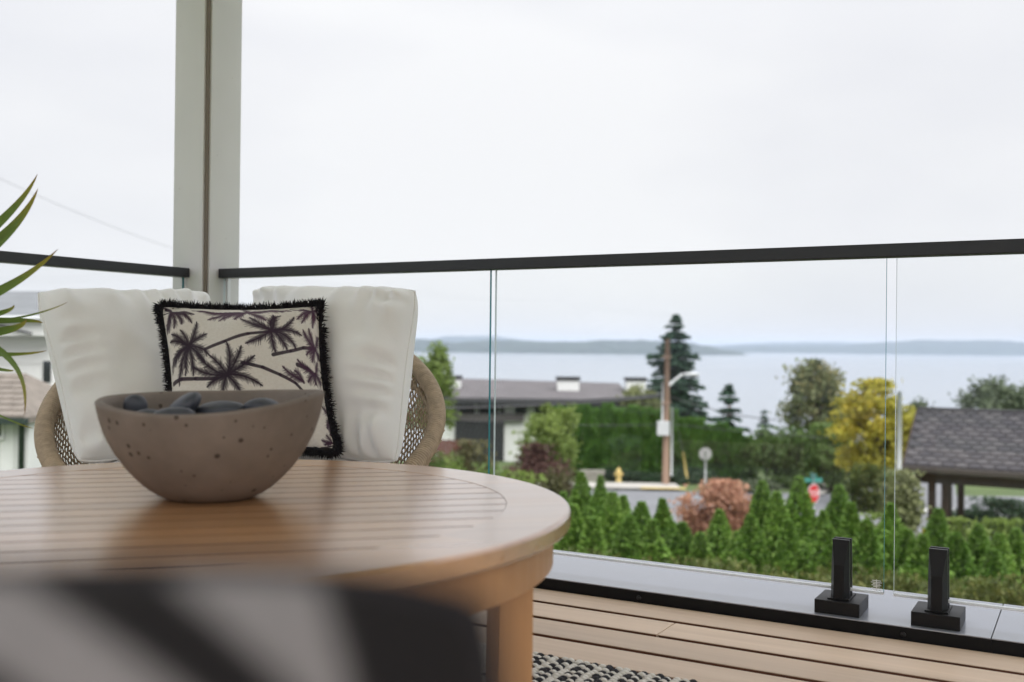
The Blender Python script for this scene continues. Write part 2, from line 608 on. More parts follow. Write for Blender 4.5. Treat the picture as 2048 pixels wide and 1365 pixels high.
# ------------------------------------------------------------------ terrain, road, lake, hills
def terrain():
    S = np.array([-60, -20, 0, 4, 8, 11, 14, 18, 22, 26, 30, 35, 40, 44, 48, 52, 57, 62, 68, 75, 80, 85, 92, 100, 120, 150, 200, 240, 320, 400], float)
    L = np.linspace(-320, 340, 60)
    V, Q = [], []
    for s in S:
        for l in L:
            p = R0 * l + F2 * s
            V.append((p.x, p.y, gz(s)))
    n = len(L)
    for i in range(len(S) - 1):
        for j in range(n - 1):
            Q.append((i * n + j, i * n + j + 1, (i + 1) * n + j + 1, (i + 1) * n + j))
    mesh('ground', V, Q, MAT['ground'], kind='structure', smooth=True)


def sheet(name, pts, dz, mat, step=3.0, **k):
    """ground-following strip between two polylines given as (lateral, s) pairs"""
    (a, b) = pts
    V, Q = [], []
    nrow = 12
    n = len(a)
    for i in range(n):
        for r in range(nrow + 1):
            t = r / nrow
            l = a[i][0] * (1 - t) + b[i][0] * t
            s = a[i][1] * (1 - t) + b[i][1] * t
            p = R0 * l + F2 * s
            V.append((p.x, p.y, gz(s) + dz))
    for i in range(n - 1):
        for r in range(nrow):
            q = i * (nrow + 1) + r
            Q.append((q, q + nrow + 1, q + nrow + 2, q + 1))
    return mesh(name, V, Q, mat, **k)


def lin(p, q, n=12):
    return [(p[0] + (q[0] - p[0]) * i / n, p[1] + (q[1] - p[1]) * i / n) for i in range(n + 1)]


terrain()
LK = []
for l, s in ((-30000, 225), (30000, 225), (30000, 30000), (-30000, 30000)):
    p = R0 * l + F2 * s
    LK.append((p.x, p.y, -30.0))
mesh('lake', LK, [(0, 1, 2, 3)], MAT['water'], kind='structure')

# street running across the view, sidewalk on its far side, the cross street leaving to the right
sheet('road', (lin((-60, 42.0), (70, 37.0)), lin((-60, 57.5), (70, 52.5))), 0.02, MAT['asphalt'], kind='structure')
sheet('sidewalk', (lin((-60, 57.6), (9.2, 54.9)), lin((-60, 60.2), (9.2, 57.5))), 0.14, MAT['concrete'], kind='structure')
sheet('kerb_face', (lin((-60, 57.52), (9.2, 54.82)), lin((-60, 57.6), (9.2, 54.9))), 0.1, MAT['concrete'], kind='structure')
sheet('yellow_kerb_paint', (lin((7.0, 54.75), (9.4, 54.68)), lin((7.0, 55.3), (9.4, 55.2))), 0.155, MAT['yellow_paint'], kind='structure')
sheet('side_road', (lin((16.5, 50), (24.0, 66)), lin((21.8, 50), (28.5, 66))), 0.03, MAT['asphalt'], kind='structure')
sheet('side_sidewalk', (lin((14.6, 53.5), (22.6, 69)), lin((16.3, 53.5), (24.0, 69))), 0.12, MAT['concrete'], kind='structure')
sheet('yellow_centre_line', (lin((18.9, 52), (26.0, 66)), lin((19.2, 52), (26.3, 66))), 0.036, MAT['yellow_paint'], kind='structure')
sheet('white_crossing_paint', (lin((16.6, 48.4), (21.5, 48.2)), lin((16.6, 49.3), (21.5, 49.1))), 0.04, MAT['white_paint'], kind='structure')
sheet('white_stop_line', (lin((17.0, 51.4), (19.0, 51.4)), lin((17.0, 52.2), (19.0, 52.2))), 0.04, MAT['white_paint'], kind='structure')


def ridge(name, prof, D, thick, xs, seed, jag, base=-31.0):
    r = np.random.default_rng(seed)
    P = np.array(prof, float)
    X = np.arange(xs[0], xs[1] + 1, xs[2])
    Y = np.interp(X, P[:, 0], P[:, 1])
    for k, am in ((160, 1.6), (60, 0.9), (22, 0.6), (8, 0.5)):
        n = int((xs[1] - xs[0]) / k) + 3
        Y = Y + np.interp(X, np.linspace(xs[0], xs[1], n), r.normal(0, am * jag, n))
    V, Q = [], []
    for x, y in zip(X, Y):
        top = at(x, y, D)
        top.z = max(top.z, base + 1.5)
        for t, fz in ((-0.5, 0.0), (-0.42, 0.35), (-0.22, 0.75), (0.0, 1.0), (0.3, 0.7), (0.6, 0.0)):
            q = at(x, 692, D + t * thick)
            V.append((q.x, q.y, base + (top.z - base) * fz))
    for i in range(len(X) - 1):
        for j in range(5):
            Q.append((i * 6 + j, (i + 1) * 6 + j, (i + 1) * 6 + j + 1, i * 6 + j + 1))
    mesh(name, V, Q, MAT['hill'], kind='structure', smooth=False)


ridge('hill', [(-1500, 672), (400, 676), (830, 677), (900, 684), (985, 682), (1100, 683), (1180, 681), (1250, 680), (1290, 681), (1380, 686), (1440, 696), (1485, 707), (1500, 730)], 4700, 900, (-1500, 1500, 8), 3, 1.0)
ridge('hill_far', [(-1500, 676), (700, 676), (860, 680), (890, 673), (985, 673), (1040, 680), (1100, 690), (1120, 720)], 9500, 1500, (-1500, 1120, 10), 5, 0.4)
ridge('hill_right', [(1380, 712), (1440, 699), (1480, 696), (1600, 693), (1680, 693), (1760, 686), (1860, 682), (1950, 684), (2048, 687), (4200, 688)], 7600, 1200, (1380, 4200, 9), 8, 0.8)
ridge('hill_faint', [(1300, 694), (1450, 690), (1560, 686), (1700, 685), (1850, 688), (4200, 690)], 10500, 1500, (1300, 4200, 12), 9, 0.4)


# ------------------------------------------------------------------ foliage builders
def quads(C, D, L, Wd, r):
    C, D = np.asarray(C, float), np.asarray(D, float)
    n = len(C)
    D = D / np.maximum(np.linalg.norm(D, axis=1, keepdims=True), 1e-9)
    rv = r.normal(size=(n, 3))
    S = np.cross(D, rv)
    S = S / np.maximum(np.linalg.norm(S, axis=1, keepdims=True), 1e-9)
    L = np.broadcast_to(np.asarray(L, float), (n,))[:, None]
    Wd = np.broadcast_to(np.asarray(Wd, float), (n,))[:, None]
    V = np.empty((n, 4, 3))
    V[:, 0] = C - D * L / 2
    V[:, 1] = C + S * Wd / 2 + D * L * 0.1
    V[:, 2] = C + D * L / 2
    V[:, 3] = C - S * Wd / 2 + D * L * 0.1
    return V.reshape(-1, 3), np.arange(n * 4).reshape(n, 4)


def trunk_mesh(h, r0, r1, limbs=(), lean=(0, 0), n=8):
    b = MB()
    b.tube([(lean[0] * t * t, lean[1] * t * t, h * t) for t in (0, .2, .45, .7, 1)], [r0 * 1.25, r0, r0 * .8 + r1 * .2, r0 * .4 + r1 * .6, r1], n)
    for (z, dx, dy, dz, rr) in limbs:
        b.tube([(0, 0, z), (dx * .5, dy * .5, z + dz * .6), (dx, dy, z + dz)], [rr, rr * .7, rr * .25], 6)
    return b


def thuja_mesh(hh, rad, n, r, taper=0.85, tipsize=0.11, ori=0.28):
    """upright flat sprays spread over a cone-shaped column"""
    t = r.random(n) ** 0.9
    prof = np.where(t < 0.12, 0.75 + t * 2, 1.0) * np.minimum(1.0, (1 - t * taper) ** (1.2 if taper > .9 else 0.6) * (1.75 if taper > .9 else 1.1)) + 0.02
    lob = 1 + 0.18 * np.sin(t * 17 + r.random() * 6)
    an = r.random(n) * 2 * np.pi
    lob = lob * (1 + 0.16 * np.sin(an * 3 + t * 9)) * (1 + 0.12 * np.sin(an * 7 - t * 23 + 1.3))
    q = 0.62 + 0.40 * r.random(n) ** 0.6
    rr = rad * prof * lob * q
    C = np.c_[np.cos(an) * rr, np.sin(an) * rr, t * hh]
    D = np.c_[np.cos(an) * 0.55, np.sin(an) * 0.55, np.full(n, 1.0)] + r.normal(0, ori, (n, 3))
    s = tipsize * (0.7 + 0.7 * r.random(n)) * (1 - (0.8 if taper > .9 else 0.5) * t)
    V, Q = quads(C, D, s * 1.5, s * 0.62, r)
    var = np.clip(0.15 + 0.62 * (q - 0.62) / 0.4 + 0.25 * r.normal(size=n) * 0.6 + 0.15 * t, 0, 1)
    return V, Q, np.repeat(var, 4)


def crown_pts(n, nc, size, r, shell=0.55, clump=0.2, bottom=-0.6):
    cs = []
    while len(cs) < nc:
        p = r.normal(size=3)
        p /= np.linalg.norm(p)
        p *= shell + (1 - shell) * r.random() ** 0.7
        if p[2] > bottom:
            cs.append(p)
    cs = np.array(cs)
    k = r.integers(0, nc, n)
    cr = clump * (0.6 + 0.8 * r.random(nc))
    off = r.normal(size=(n, 3)) * cr[k][:, None] * np.array([1, 1, 0.72])
    P = (cs[k] + off) * np.array(size)
    return P, k, off


def tree(name, px, d, top_y, width, mat, label, cat='tree', group=None, n=7000, nc=45, trunk=0.35, leaf=0.28, shape=0.5, clump=0.2,
         bark='bark', base=None, depth=None, crown_low=0.35, seed=None, shell=0.45):
    g = ground_at(px, d)
    top = at(px, top_y, d)
    hh = top.z - g.z
    r = np.random.default_rng(seed if seed is not None else int(px * 7 + d))
    root = empty(name, g, label=label, cat=cat, group=group)
    wm = width / F * d / 2
    c0 = hh * crown_low
    sz = (wm, (depth or wm), (hh - c0) / 2)
    P, k, off = crown_pts(n, nc, sz, r, shell, clump)
    P[:, 2] += (hh + c0) / 2
    cz = (P[:, 2] - c0) / max(hh - c0, .1)
    P[:, 2] = np.minimum(P[:, 2], hh * 1.02)
    P[:, 2] = np.maximum(P[:, 2], 0.05)
    D = r.normal(size=(n, 3)) + np.array([0, 0, 0.2])
    s = leaf * (0.6 + 0.8 * r.random(n))
    V, Q = quads(P, D, s, s * 0.62, r)
    kv = r.random(nc)
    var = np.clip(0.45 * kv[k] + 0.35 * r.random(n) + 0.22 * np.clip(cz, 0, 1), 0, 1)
    fastquads('crown', V, Q, mat, root, var=np.repeat(var, 4))
    limbs = []
    for i in range(9):
        a = r.random() * 6.28
        z = hh * (crown_low * 0.8 + 0.35 * r.random())
        ln = wm * (0.45 + 0.35 * r.random())
        limbs.append((z, math.cos(a) * ln, math.sin(a) * ln, hh * (0.12 + 0.18 * r.random()), trunk * 0.3))
    trunk_mesh(hh * 0.86, trunk * 0.5, 0.02, limbs).build('trunk', MAT[bark], root, True)
    return root


def shrub(name, px, d, top_y, width, mat, label, group=None, n=3500, nc=30, leaf=0.14, low=-1.0, clump=0.22, flat=1.0, seed=None, cat='shrub', z0=None):
    g = ground_at(px, d)
    if z0 is not None:
        g.z = z0
    top = at(px, top_y, d)
    hh = max(top.z - g.z, 0.3)
    r = np.random.default_rng(seed if seed is not None else int(px * 3 + d * 11))
    wm = width / F * d / 2
    root = empty(name, g, label=label, cat=cat, group=group)
    P, k, off = crown_pts(n, nc, (wm * 0.92, wm * 0.8 * flat, hh * 0.52), r, 0.55, clump, low)
    P[:, 2] = np.clip(P[:, 2] + hh * 0.5, 0.03, hh)
    D = r.normal(size=(n, 3)) + np.array([0, 0, 0.5])
    s = leaf * (0.6 + 0.8 * r.random(n))
    V, Q = quads(P, D, s, s * 0.6, r)
    kv = r.random(nc)
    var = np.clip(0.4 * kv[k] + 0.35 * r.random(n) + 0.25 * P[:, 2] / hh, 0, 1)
    fastquads('foliage', V, Q, mat, root, var=np.repeat(var, 4))
    b = MB()
    for i in range(6):
        a = i * 1.05 + r.random()
        b.tube([(0.03 * math.cos(a), 0.03 * math.sin(a), -0.02), (wm * .25 * math.cos(a), wm * .25 * math.sin(a), hh * .35), (wm * .5 * math.cos(a), wm * .5 * math.sin(a), hh * .7)], [0.04, 0.028, 0.008], 5)
    b.build('stem', MAT['bark'], root, True)
    return root


def fir(name, px, d, top_y, width, label, seed, n_whorl=34, trunk=0.4, low=0.1, sparse=0.0, lopsided=0.0, bark='bark'):
    g = ground_at(px, d)
    top = at(px, top_y, d)
    hh = top.z - g.z
    r = np.random.default_rng(seed)
    root = empty(name, g, label=label, cat='tree', group=None)
    wm = width / F * d / 2
    C, D, var, S = [], [], [], []
    b = trunk_mesh(hh, trunk * 0.5, 0.015)
    for i in range(n_whorl):
        t = low + (1 - low) * (i + r.random() * 0.6) / n_whorl
        L = wm * (1 - t) ** 0.82 * (0.72 + 0.5 * r.random()) + 0.08
        if r.random() < sparse:
            L *= 0.4
        nb = 9
        a0 = r.random() * 6.28
        for j in range(nb):
            a = a0 + j * 2 * math.pi / nb + r.normal() * 0.2
            l = L * (0.65 + 0.5 * r.random()) * (1 + lopsided * math.cos(a - YAW - math.pi))
            dirx = np.array([math.cos(a), math.sin(a), 0.0])
            m_ = max(8, int(l * 42))
            u = r.random(m_) ** 0.7
            lift = 0.25 * (t - 0.35)
            zz = t * hh + l * (lift * u - 0.42 * u * u + 0.22 * u ** 3)
            side = r.normal(size=m_) * (0.16 * l) * (1 - u * 0.75)
            tang = np.array([-dirx[1], dirx[0], 0])
            C.append(dirx * (u * l)[:, None] + tang * side[:, None] + np.c_[np.zeros(m_), np.zeros(m_), zz - 0.25 * np.abs(side) + r.normal(size=m_) * 0.05])
            D.append(dirx * 1.0 + tang * np.sign(side)[:, None] * 0.7 + np.array([0, 0, -0.25]) + r.normal(size=(m_, 3)) * 0.25)
            var.append(np.clip(0.1 + 0.55 * u + 0.3 * r.random(m_), 0, 1))
            S.append(np.full(m_, 0.26 + 0.10 * l / max(wm, .1)))
            if j % 2 == 0:
                b.tube([(0, 0, t * hh), tuple(dirx * l * .6 + np.array([0, 0, t * hh + l * (lift * .6 - .1)]))], [0.03 * trunk / 0.4 + 0.01, 0.008], 4)
    C, D, var, S = np.concatenate(C), np.concatenate(D), np.concatenate(var), np.concatenate(S)
    V, Q = quads(C, D, S * 1.6, S * 0.62, r)
    fastquads('crown', V, Q, F_['fir'], root, var=np.repeat(var, 4))
    b.build('trunk', MAT[bark], root, True)
    return root


def copy_tree(o, parent=None):
    c = o.copy()
    COL.objects.link(c)
    c.parent = parent
    for ch in list(o.children):
        copy_tree(ch, c)
    return c


# ------------------------------------------------------------------ vegetation
# young arborvitae beyond the deck
protos = []
for i in range(4):
    r = np.random.default_rng(100 + i)
    root = empty('arborvitae', label='young bright green arborvitae with pointed top growing below the deck', cat='tree', group='young arborvitae below the deck')
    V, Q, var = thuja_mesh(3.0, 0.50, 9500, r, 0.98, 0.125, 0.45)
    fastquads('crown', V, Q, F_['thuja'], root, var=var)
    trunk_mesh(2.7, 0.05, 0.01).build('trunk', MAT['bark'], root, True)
    protos.append(root)
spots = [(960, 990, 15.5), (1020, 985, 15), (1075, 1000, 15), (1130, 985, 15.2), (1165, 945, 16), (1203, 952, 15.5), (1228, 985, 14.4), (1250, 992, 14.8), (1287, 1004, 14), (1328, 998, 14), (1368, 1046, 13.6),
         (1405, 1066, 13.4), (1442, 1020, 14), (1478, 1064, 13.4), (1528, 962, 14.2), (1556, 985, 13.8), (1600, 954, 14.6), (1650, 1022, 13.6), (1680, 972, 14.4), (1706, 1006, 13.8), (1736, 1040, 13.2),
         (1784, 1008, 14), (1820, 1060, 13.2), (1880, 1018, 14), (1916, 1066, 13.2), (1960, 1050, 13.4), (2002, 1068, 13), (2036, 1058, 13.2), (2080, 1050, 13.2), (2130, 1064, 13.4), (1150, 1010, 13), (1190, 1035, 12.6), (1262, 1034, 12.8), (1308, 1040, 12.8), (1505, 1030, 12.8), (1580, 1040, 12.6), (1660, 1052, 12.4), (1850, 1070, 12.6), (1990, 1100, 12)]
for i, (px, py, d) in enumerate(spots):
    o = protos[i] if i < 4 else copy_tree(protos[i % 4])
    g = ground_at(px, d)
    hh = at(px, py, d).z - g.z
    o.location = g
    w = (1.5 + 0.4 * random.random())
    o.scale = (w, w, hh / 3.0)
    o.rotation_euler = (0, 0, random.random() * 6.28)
# broader olive shrubs closer to the deck
oprotos = []
for i in range(3):
    r = np.random.default_rng(200 + i)
    root = empty('hedge_shrub', label='low rounded olive green hedge shrub in front of the young arborvitae', cat='shrub', group='olive hedge shrubs under the deck edge')
    V, Q, var = thuja_mesh(2.4, 0.72, 8500, r, 0.5, 0.10, 1.1)
    fastquads('foliage', V, Q, F_['olive'], root, var=var)
    trunk_mesh(1.8, 0.05, 0.01).build('stem', MAT['bark'], root, True)
    oprotos.append(root)
k = 0
for i, px in enumerate(range(900, 2260, 82)):
    o = oprotos[k] if k < 3 else copy_tree(oprotos[k % 3])
    k += 1
    d = 10.6 + 0.4 * math.sin(i * 2.1)
    g = ground_at(px, d)
    ty = 1128 + (px - 1100) * 0.055 + 16 * math.sin(i * 1.7)
    o.location = g
    o.scale = (0.92, 0.92, (at(px, ty, d).z - g.z) / 2.4)
    o.rotation_euler = (0, 0, i * 1.3)

# tall clipped row behind the street
tp = []
for i in range(3):
    r = np.random.default_rng(300 + i)
    root = empty('hedge_column', label='tall dark green arborvitae column in the hedge row behind the utility pole', cat='tree', group='tall hedge row across the street')
    V, Q, var = thuja_mesh(5.0, 0.50, 5200, r, 0.45, 0.20, 0.3)
    fastquads('crown', V, Q, F_['tall'], root, var=var)
    trunk_mesh(4.4, 0.08, 0.02).build('trunk', MAT['bark'], root, True)
    tp.append(root)
for i, px in enumerate(np.linspace(1115, 1498, 16)):
    o = tp[i] if i < 3 else copy_tree(tp[i % 3])
    d = 63.0 - 2.2 * (px - 1112) / 388
    g = ground_at(px, d)
    ty = np.interp(px, [1112, 1240, 1330, 1400, 1460, 1500], [812, 812, 818, 842, 850, 872]) + 5 * math.sin(i * 2.7)
    o.location = g
    o.scale = (0.95, 0.95, (at(px, ty, d).z - g.z) / 5.0)
    o.rotation_euler = (0, 0, i * 2.2)

fir('fir_tree', 1352, 88, 626, 225, 'tall dark blue-green fir rising above the horizon behind the utility pole', 11, 46, 0.5, 0.02, 0.12, 0.12)
fir('fir_tree', 1460, 82, 765, 120, 'small leaning fir with bare red trunk beside the tall fir', 21, 16, 0.5, 0.15, 0.3, 0.2, 'red_bark')
fir('fir_tree', 1530, 88, 820, 64, 'little dark fir standing alone in front of the lake', 23, 14, 0.2, 0.05)
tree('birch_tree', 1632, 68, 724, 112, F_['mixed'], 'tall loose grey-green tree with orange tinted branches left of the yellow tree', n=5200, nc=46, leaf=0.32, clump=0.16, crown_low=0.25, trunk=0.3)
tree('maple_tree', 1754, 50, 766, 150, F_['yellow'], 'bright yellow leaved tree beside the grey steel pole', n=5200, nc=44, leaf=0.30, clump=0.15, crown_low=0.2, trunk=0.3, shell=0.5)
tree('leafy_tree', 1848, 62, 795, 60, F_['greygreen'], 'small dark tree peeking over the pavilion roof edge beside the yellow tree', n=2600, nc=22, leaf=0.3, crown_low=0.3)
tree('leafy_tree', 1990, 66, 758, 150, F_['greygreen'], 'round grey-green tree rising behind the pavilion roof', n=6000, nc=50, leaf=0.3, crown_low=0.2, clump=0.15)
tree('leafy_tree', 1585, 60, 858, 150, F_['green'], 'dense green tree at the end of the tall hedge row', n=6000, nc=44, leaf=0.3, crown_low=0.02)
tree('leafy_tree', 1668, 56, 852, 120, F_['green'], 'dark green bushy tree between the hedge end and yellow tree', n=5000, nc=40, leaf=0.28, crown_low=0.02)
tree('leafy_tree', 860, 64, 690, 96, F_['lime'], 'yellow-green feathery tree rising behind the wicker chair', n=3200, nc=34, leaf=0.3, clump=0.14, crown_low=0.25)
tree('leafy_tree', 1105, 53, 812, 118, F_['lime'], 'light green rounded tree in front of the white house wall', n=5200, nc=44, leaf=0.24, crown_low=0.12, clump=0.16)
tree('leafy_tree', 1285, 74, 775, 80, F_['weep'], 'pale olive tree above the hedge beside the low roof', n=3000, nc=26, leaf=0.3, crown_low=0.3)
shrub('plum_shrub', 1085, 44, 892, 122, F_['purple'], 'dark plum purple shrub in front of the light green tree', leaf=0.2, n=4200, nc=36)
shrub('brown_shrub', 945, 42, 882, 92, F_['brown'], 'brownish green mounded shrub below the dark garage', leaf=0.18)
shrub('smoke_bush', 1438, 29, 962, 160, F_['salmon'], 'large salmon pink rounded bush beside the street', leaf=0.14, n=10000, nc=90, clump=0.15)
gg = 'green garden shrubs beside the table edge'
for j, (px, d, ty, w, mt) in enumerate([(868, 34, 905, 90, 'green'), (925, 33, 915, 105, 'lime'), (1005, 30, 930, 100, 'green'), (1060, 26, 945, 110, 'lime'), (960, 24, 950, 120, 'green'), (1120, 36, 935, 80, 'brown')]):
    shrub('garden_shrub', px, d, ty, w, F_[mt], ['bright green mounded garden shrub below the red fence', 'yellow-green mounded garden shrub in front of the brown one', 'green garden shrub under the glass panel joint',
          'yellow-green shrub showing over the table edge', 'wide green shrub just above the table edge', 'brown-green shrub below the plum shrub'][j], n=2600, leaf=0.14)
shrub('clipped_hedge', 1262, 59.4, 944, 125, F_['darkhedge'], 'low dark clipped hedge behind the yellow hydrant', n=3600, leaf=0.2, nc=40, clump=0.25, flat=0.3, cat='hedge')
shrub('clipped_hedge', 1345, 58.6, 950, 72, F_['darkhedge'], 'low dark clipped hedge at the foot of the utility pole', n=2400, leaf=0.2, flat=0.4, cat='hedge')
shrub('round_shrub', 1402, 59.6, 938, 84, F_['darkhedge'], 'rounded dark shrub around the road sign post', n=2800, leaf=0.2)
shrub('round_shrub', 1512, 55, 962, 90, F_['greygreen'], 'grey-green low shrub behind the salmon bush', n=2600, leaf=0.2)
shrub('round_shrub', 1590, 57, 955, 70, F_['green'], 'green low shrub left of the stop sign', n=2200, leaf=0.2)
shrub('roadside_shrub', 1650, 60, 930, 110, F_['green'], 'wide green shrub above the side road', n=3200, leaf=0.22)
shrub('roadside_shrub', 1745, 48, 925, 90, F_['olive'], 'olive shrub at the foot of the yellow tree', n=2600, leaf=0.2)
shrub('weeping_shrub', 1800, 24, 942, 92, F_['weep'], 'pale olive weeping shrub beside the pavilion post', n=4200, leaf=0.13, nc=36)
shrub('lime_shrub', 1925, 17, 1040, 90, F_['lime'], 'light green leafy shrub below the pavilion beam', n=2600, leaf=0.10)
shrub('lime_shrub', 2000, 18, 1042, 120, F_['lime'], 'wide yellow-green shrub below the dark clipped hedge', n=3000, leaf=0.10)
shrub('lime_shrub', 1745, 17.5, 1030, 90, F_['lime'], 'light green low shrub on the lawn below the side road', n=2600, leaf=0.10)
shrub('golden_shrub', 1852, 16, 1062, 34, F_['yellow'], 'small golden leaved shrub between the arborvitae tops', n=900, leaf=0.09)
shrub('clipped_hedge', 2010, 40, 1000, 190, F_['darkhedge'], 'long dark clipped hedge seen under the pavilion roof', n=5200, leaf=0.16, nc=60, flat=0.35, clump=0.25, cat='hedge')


# ------------------------------------------------------------------ street furniture
def cable(name, a, b, sag, r, label, group):
    pts = []
    for i in range(17):
        t = i / 16
        p = Vector(a).lerp(Vector(b), t)
        p.z -= sag * 4 * t * (1 - t)
        pts.append(p)
    o = MB().tube(pts, r, 5).build(name, MAT['wire'], None, True, label=label, cat='cable', group=group)
    return o


pg = ground_at(1334, 57)
ptop = at(1330, 678, 57)
pole = empty('utility_pole', pg, label='weathered wooden utility pole with street lamp arm and grey meter box', cat='utility pole')
ph = ptop.z - pg.z
MB().tube([(0, 0, -0.3), (0.0, 0, ph * .5), (0.02, 0, ph)], [0.2, 0.17, 0.13], 12).build('shaft', MAT['pole_wood'], pole, True)
z = at(1325, 775, 57).z - pg.z
ax = R0
arm_end = ax * 1.15 + Vector((0, 0, z + 0.75))
MB().tube([(0, 0, z), tuple(ax * 0.45 + Vector((0, 0, z + 0.4))), tuple(ax * 0.85 + Vector((0, 0, z + 0.72))), tuple(arm_end)], [0.09, 0.08, 0.075, 0.07], 8).build('lamp_arm', MAT['galv'], pole, True)
lampb = MB().lathe([(0.04, -0.10), (0.16, -0.06), (0.19, 0.0), (0.13, 0.06), (0.03, 0.09)], 14)
lo = lampb.build('lamp_head', MAT['galv'], pole, True, loc=tuple(arm_end + ax * 0.2))
lo.scale = (2.6, 1.4, 1.1)
lo.rotation_euler = (0, 0, YAW)
z0, z1 = at(1325, 870, 57).z - pg.z, at(1325, 842, 57).z - pg.z
bx = MB().box(-0.33, 0.33, -0.17, 0.17, z0, z1).build('meter_box', MAT['galv'], pole, bevel=0.02)
bx.location = tuple(-R0 * 0.22 - F2 * 0.33)
bx.rotation_euler = (0, 0, YAW)
for dx, za, zb in ((-0.24, z1, at(1322, 765, 57).z - pg.z), (0.30, 0.6, at(1342, 815, 57).z - pg.z)):
    p = R0 * dx - F2 * 0.12
    MB().tube([(p.x, p.y, za), (p.x, p.y, zb)], 0.05, 8).build('conduit', MAT['galv'], pole, True)
for zz in (0.55, 0.86):
    MB().box(-0.9, 0.9, -0.05, 0.05, ph * zz + 0.1, ph * zz + 0.2).build('crossarm', MAT['pole_wood'], pole).rotation_euler = (0, 0, YAW + 1.2)
zc = at(1330, 790, 57)
cg = 'overhead cables on the utility pole'
for j, (pa, la) in enumerate((((820, 792, 60), 'upper'), ((600, 812, 58), 'lower'))):
    cable('overhead_cable', at(pa[0], pa[1], pa[2]), at(1330, 789 + j * 4, 57), 0.35, 0.06, 'black cable bundle running from the utility pole past the low roof', cg)
cable('overhead_cable', at(1330, 790, 57), at(1650, 838, 75), 0.6, 0.03, 'thin cable running from the pole towards the yellow tree', None)
cable('overhead_cable', at(700, 822, 50), at(1345, 849, 57), 0.3, 0.018, 'thin cable crossing in front of the tall hedge at meter box height', None)
cable('overhead_cable', at(1345, 849, 57), at(2150, 880, 52), 0.4, 0.018, 'thin cable continuing right from the meter box past the yellow tree', None)
cable('overhead_cable', at(-60, 330, 30), at(420, 520, 45), 0.2, 0.006, 'faint thin wire crossing the sky beside the porch post', None)

sp = ground_at(1800, 42)
o = empty('steel_pole', sp, label='slender pale grey steel pole in front of the yellow tree', cat='pole')
hp = at(1799, 783, 42).z - sp.z
MB().tube([(0, 0, 0), (0, 0, hp)], [0.11, 0.085], 12).build('shaft', MAT['galv'], o, True)
MB().lathe([(0.18, 0.0), (0.18, 0.05), (0.12, 0.09)], 12).build('base_plate', MAT['galv'], o)

# yellow guard on the guy wire
a, b = at(1376, 958, 58.5), at(1366, 905, 58.5)
o = empty('guy_wire_guard', a, label='leaning yellow plastic guard on the guy wire beside the pole', cat='guy guard')
MB().tube([(0, 0, -0.4), tuple(b - a)], 0.07, 8).build('guard_tube', MAT['yellow_paint'], o, True)
MB().tube([tuple(b - a), tuple(at(1332, 760, 57.2) - a)], 0.015, 5).build('wire', MAT['wire'], o, True)

# road sign seen from behind
g = ground_at(1413, 57.5)
o = empty('road_sign', g, label='grey back of an octagonal road sign on a steel post', cat='sign')
hs = at(1411, 908, 57.5).z - g.z
oct_ = [(math.cos(math.pi / 8 + i * math.pi / 4) * 0.37, math.sin(math.pi / 8 + i * math.pi / 4) * 0.37) for i in range(8)]


def octplate(c, right, fwd, th, s=1.0):
    v = [c + right * (x * s) + Vector((0, 0, 1)) * (y * s) + fwd * t for t in (0, th) for x, y in oct_]
    return MB().add(v, [tuple(range(7, -1, -1)), tuple(range(8, 16))] + [(i, (i + 1) % 8, (i + 1) % 8 + 8, i + 8) for i in range(8)])


octplate(Vector((0, 0, hs)), R0, F2, 0.02).build('plate', MAT['sign_back'], o)
MB().tube([tuple(-F2 * 0.04), tuple(-F2 * 0.04 + Vector((0, 0, hs + 0.2)))], 0.045, 8).build('post', MAT['galv'], o, True)

# red stop sign with street name blades
g = ground_at(1630, 46)
o = empty('stop_sign', g, label='red stop sign with green street name blades above, behind the arborvitae', cat='sign')
hs = at(1630, 988, 46).z - g.z
MB().tube([tuple(F2 * 0.05), tuple(F2 * 0.05 + Vector((0, 0, hs + 0.92)))], 0.03, 8).build('post', MAT['galv'], o, True)
rr = (R0 * 0.8 + F2 * 0.6).normalized()
ff = Vector((0, 0, 1)).cross(rr).normalized()
octplate(Vector((0, 0, hs)), rr, ff, 0.012, 1.25).build('white_border', MAT['white_paint'], o)
octplate(Vector((0, 0, hs)) - ff * 0.006, rr, ff, 0.005, 1.16).build('red_plate', MAT['sign_red'], o)
tcu = bpy.data.curves.new('stop_text', 'FONT')
tcu.body = 'STOP'
tcu.size = 0.38
tcu.align_x = 'CENTER'
tcu.align_y = 'CENTER'
tcu.extrude = 0.001
tmp = bpy.data.objects.new('tmp', tcu)
COL.objects.link(tmp)
bpy.context.view_layer.update()
tme = bpy.data.meshes.new_from_object(tmp.evaluated_get(bpy.context.evaluated_depsgraph_get()))
bpy.data.objects.remove(tmp)
to = fin('lettering', tme, MAT['white_paint'], o)
mt = Matrix((rr, Vector((0, 0, 1)), -ff)).transposed().to_4x4()
mt.translation = Vector((0, 0, hs)) - ff * 0.009
to.matrix_local = mt
for j, yw in enumerate((0.3, 1.87)):
    b_ = MB().box(-0.40, 0.40, -0.008, 0.008, hs + 0.52 + 0.2 * j, hs + 0.70 + 0.2 * j).build('street_name_blade', MAT['sign_teal'], o)
    b_.rotation_euler = (0, 0, yw + YAW * 0.5)
    b_.location = tuple(F2 * 0.05)

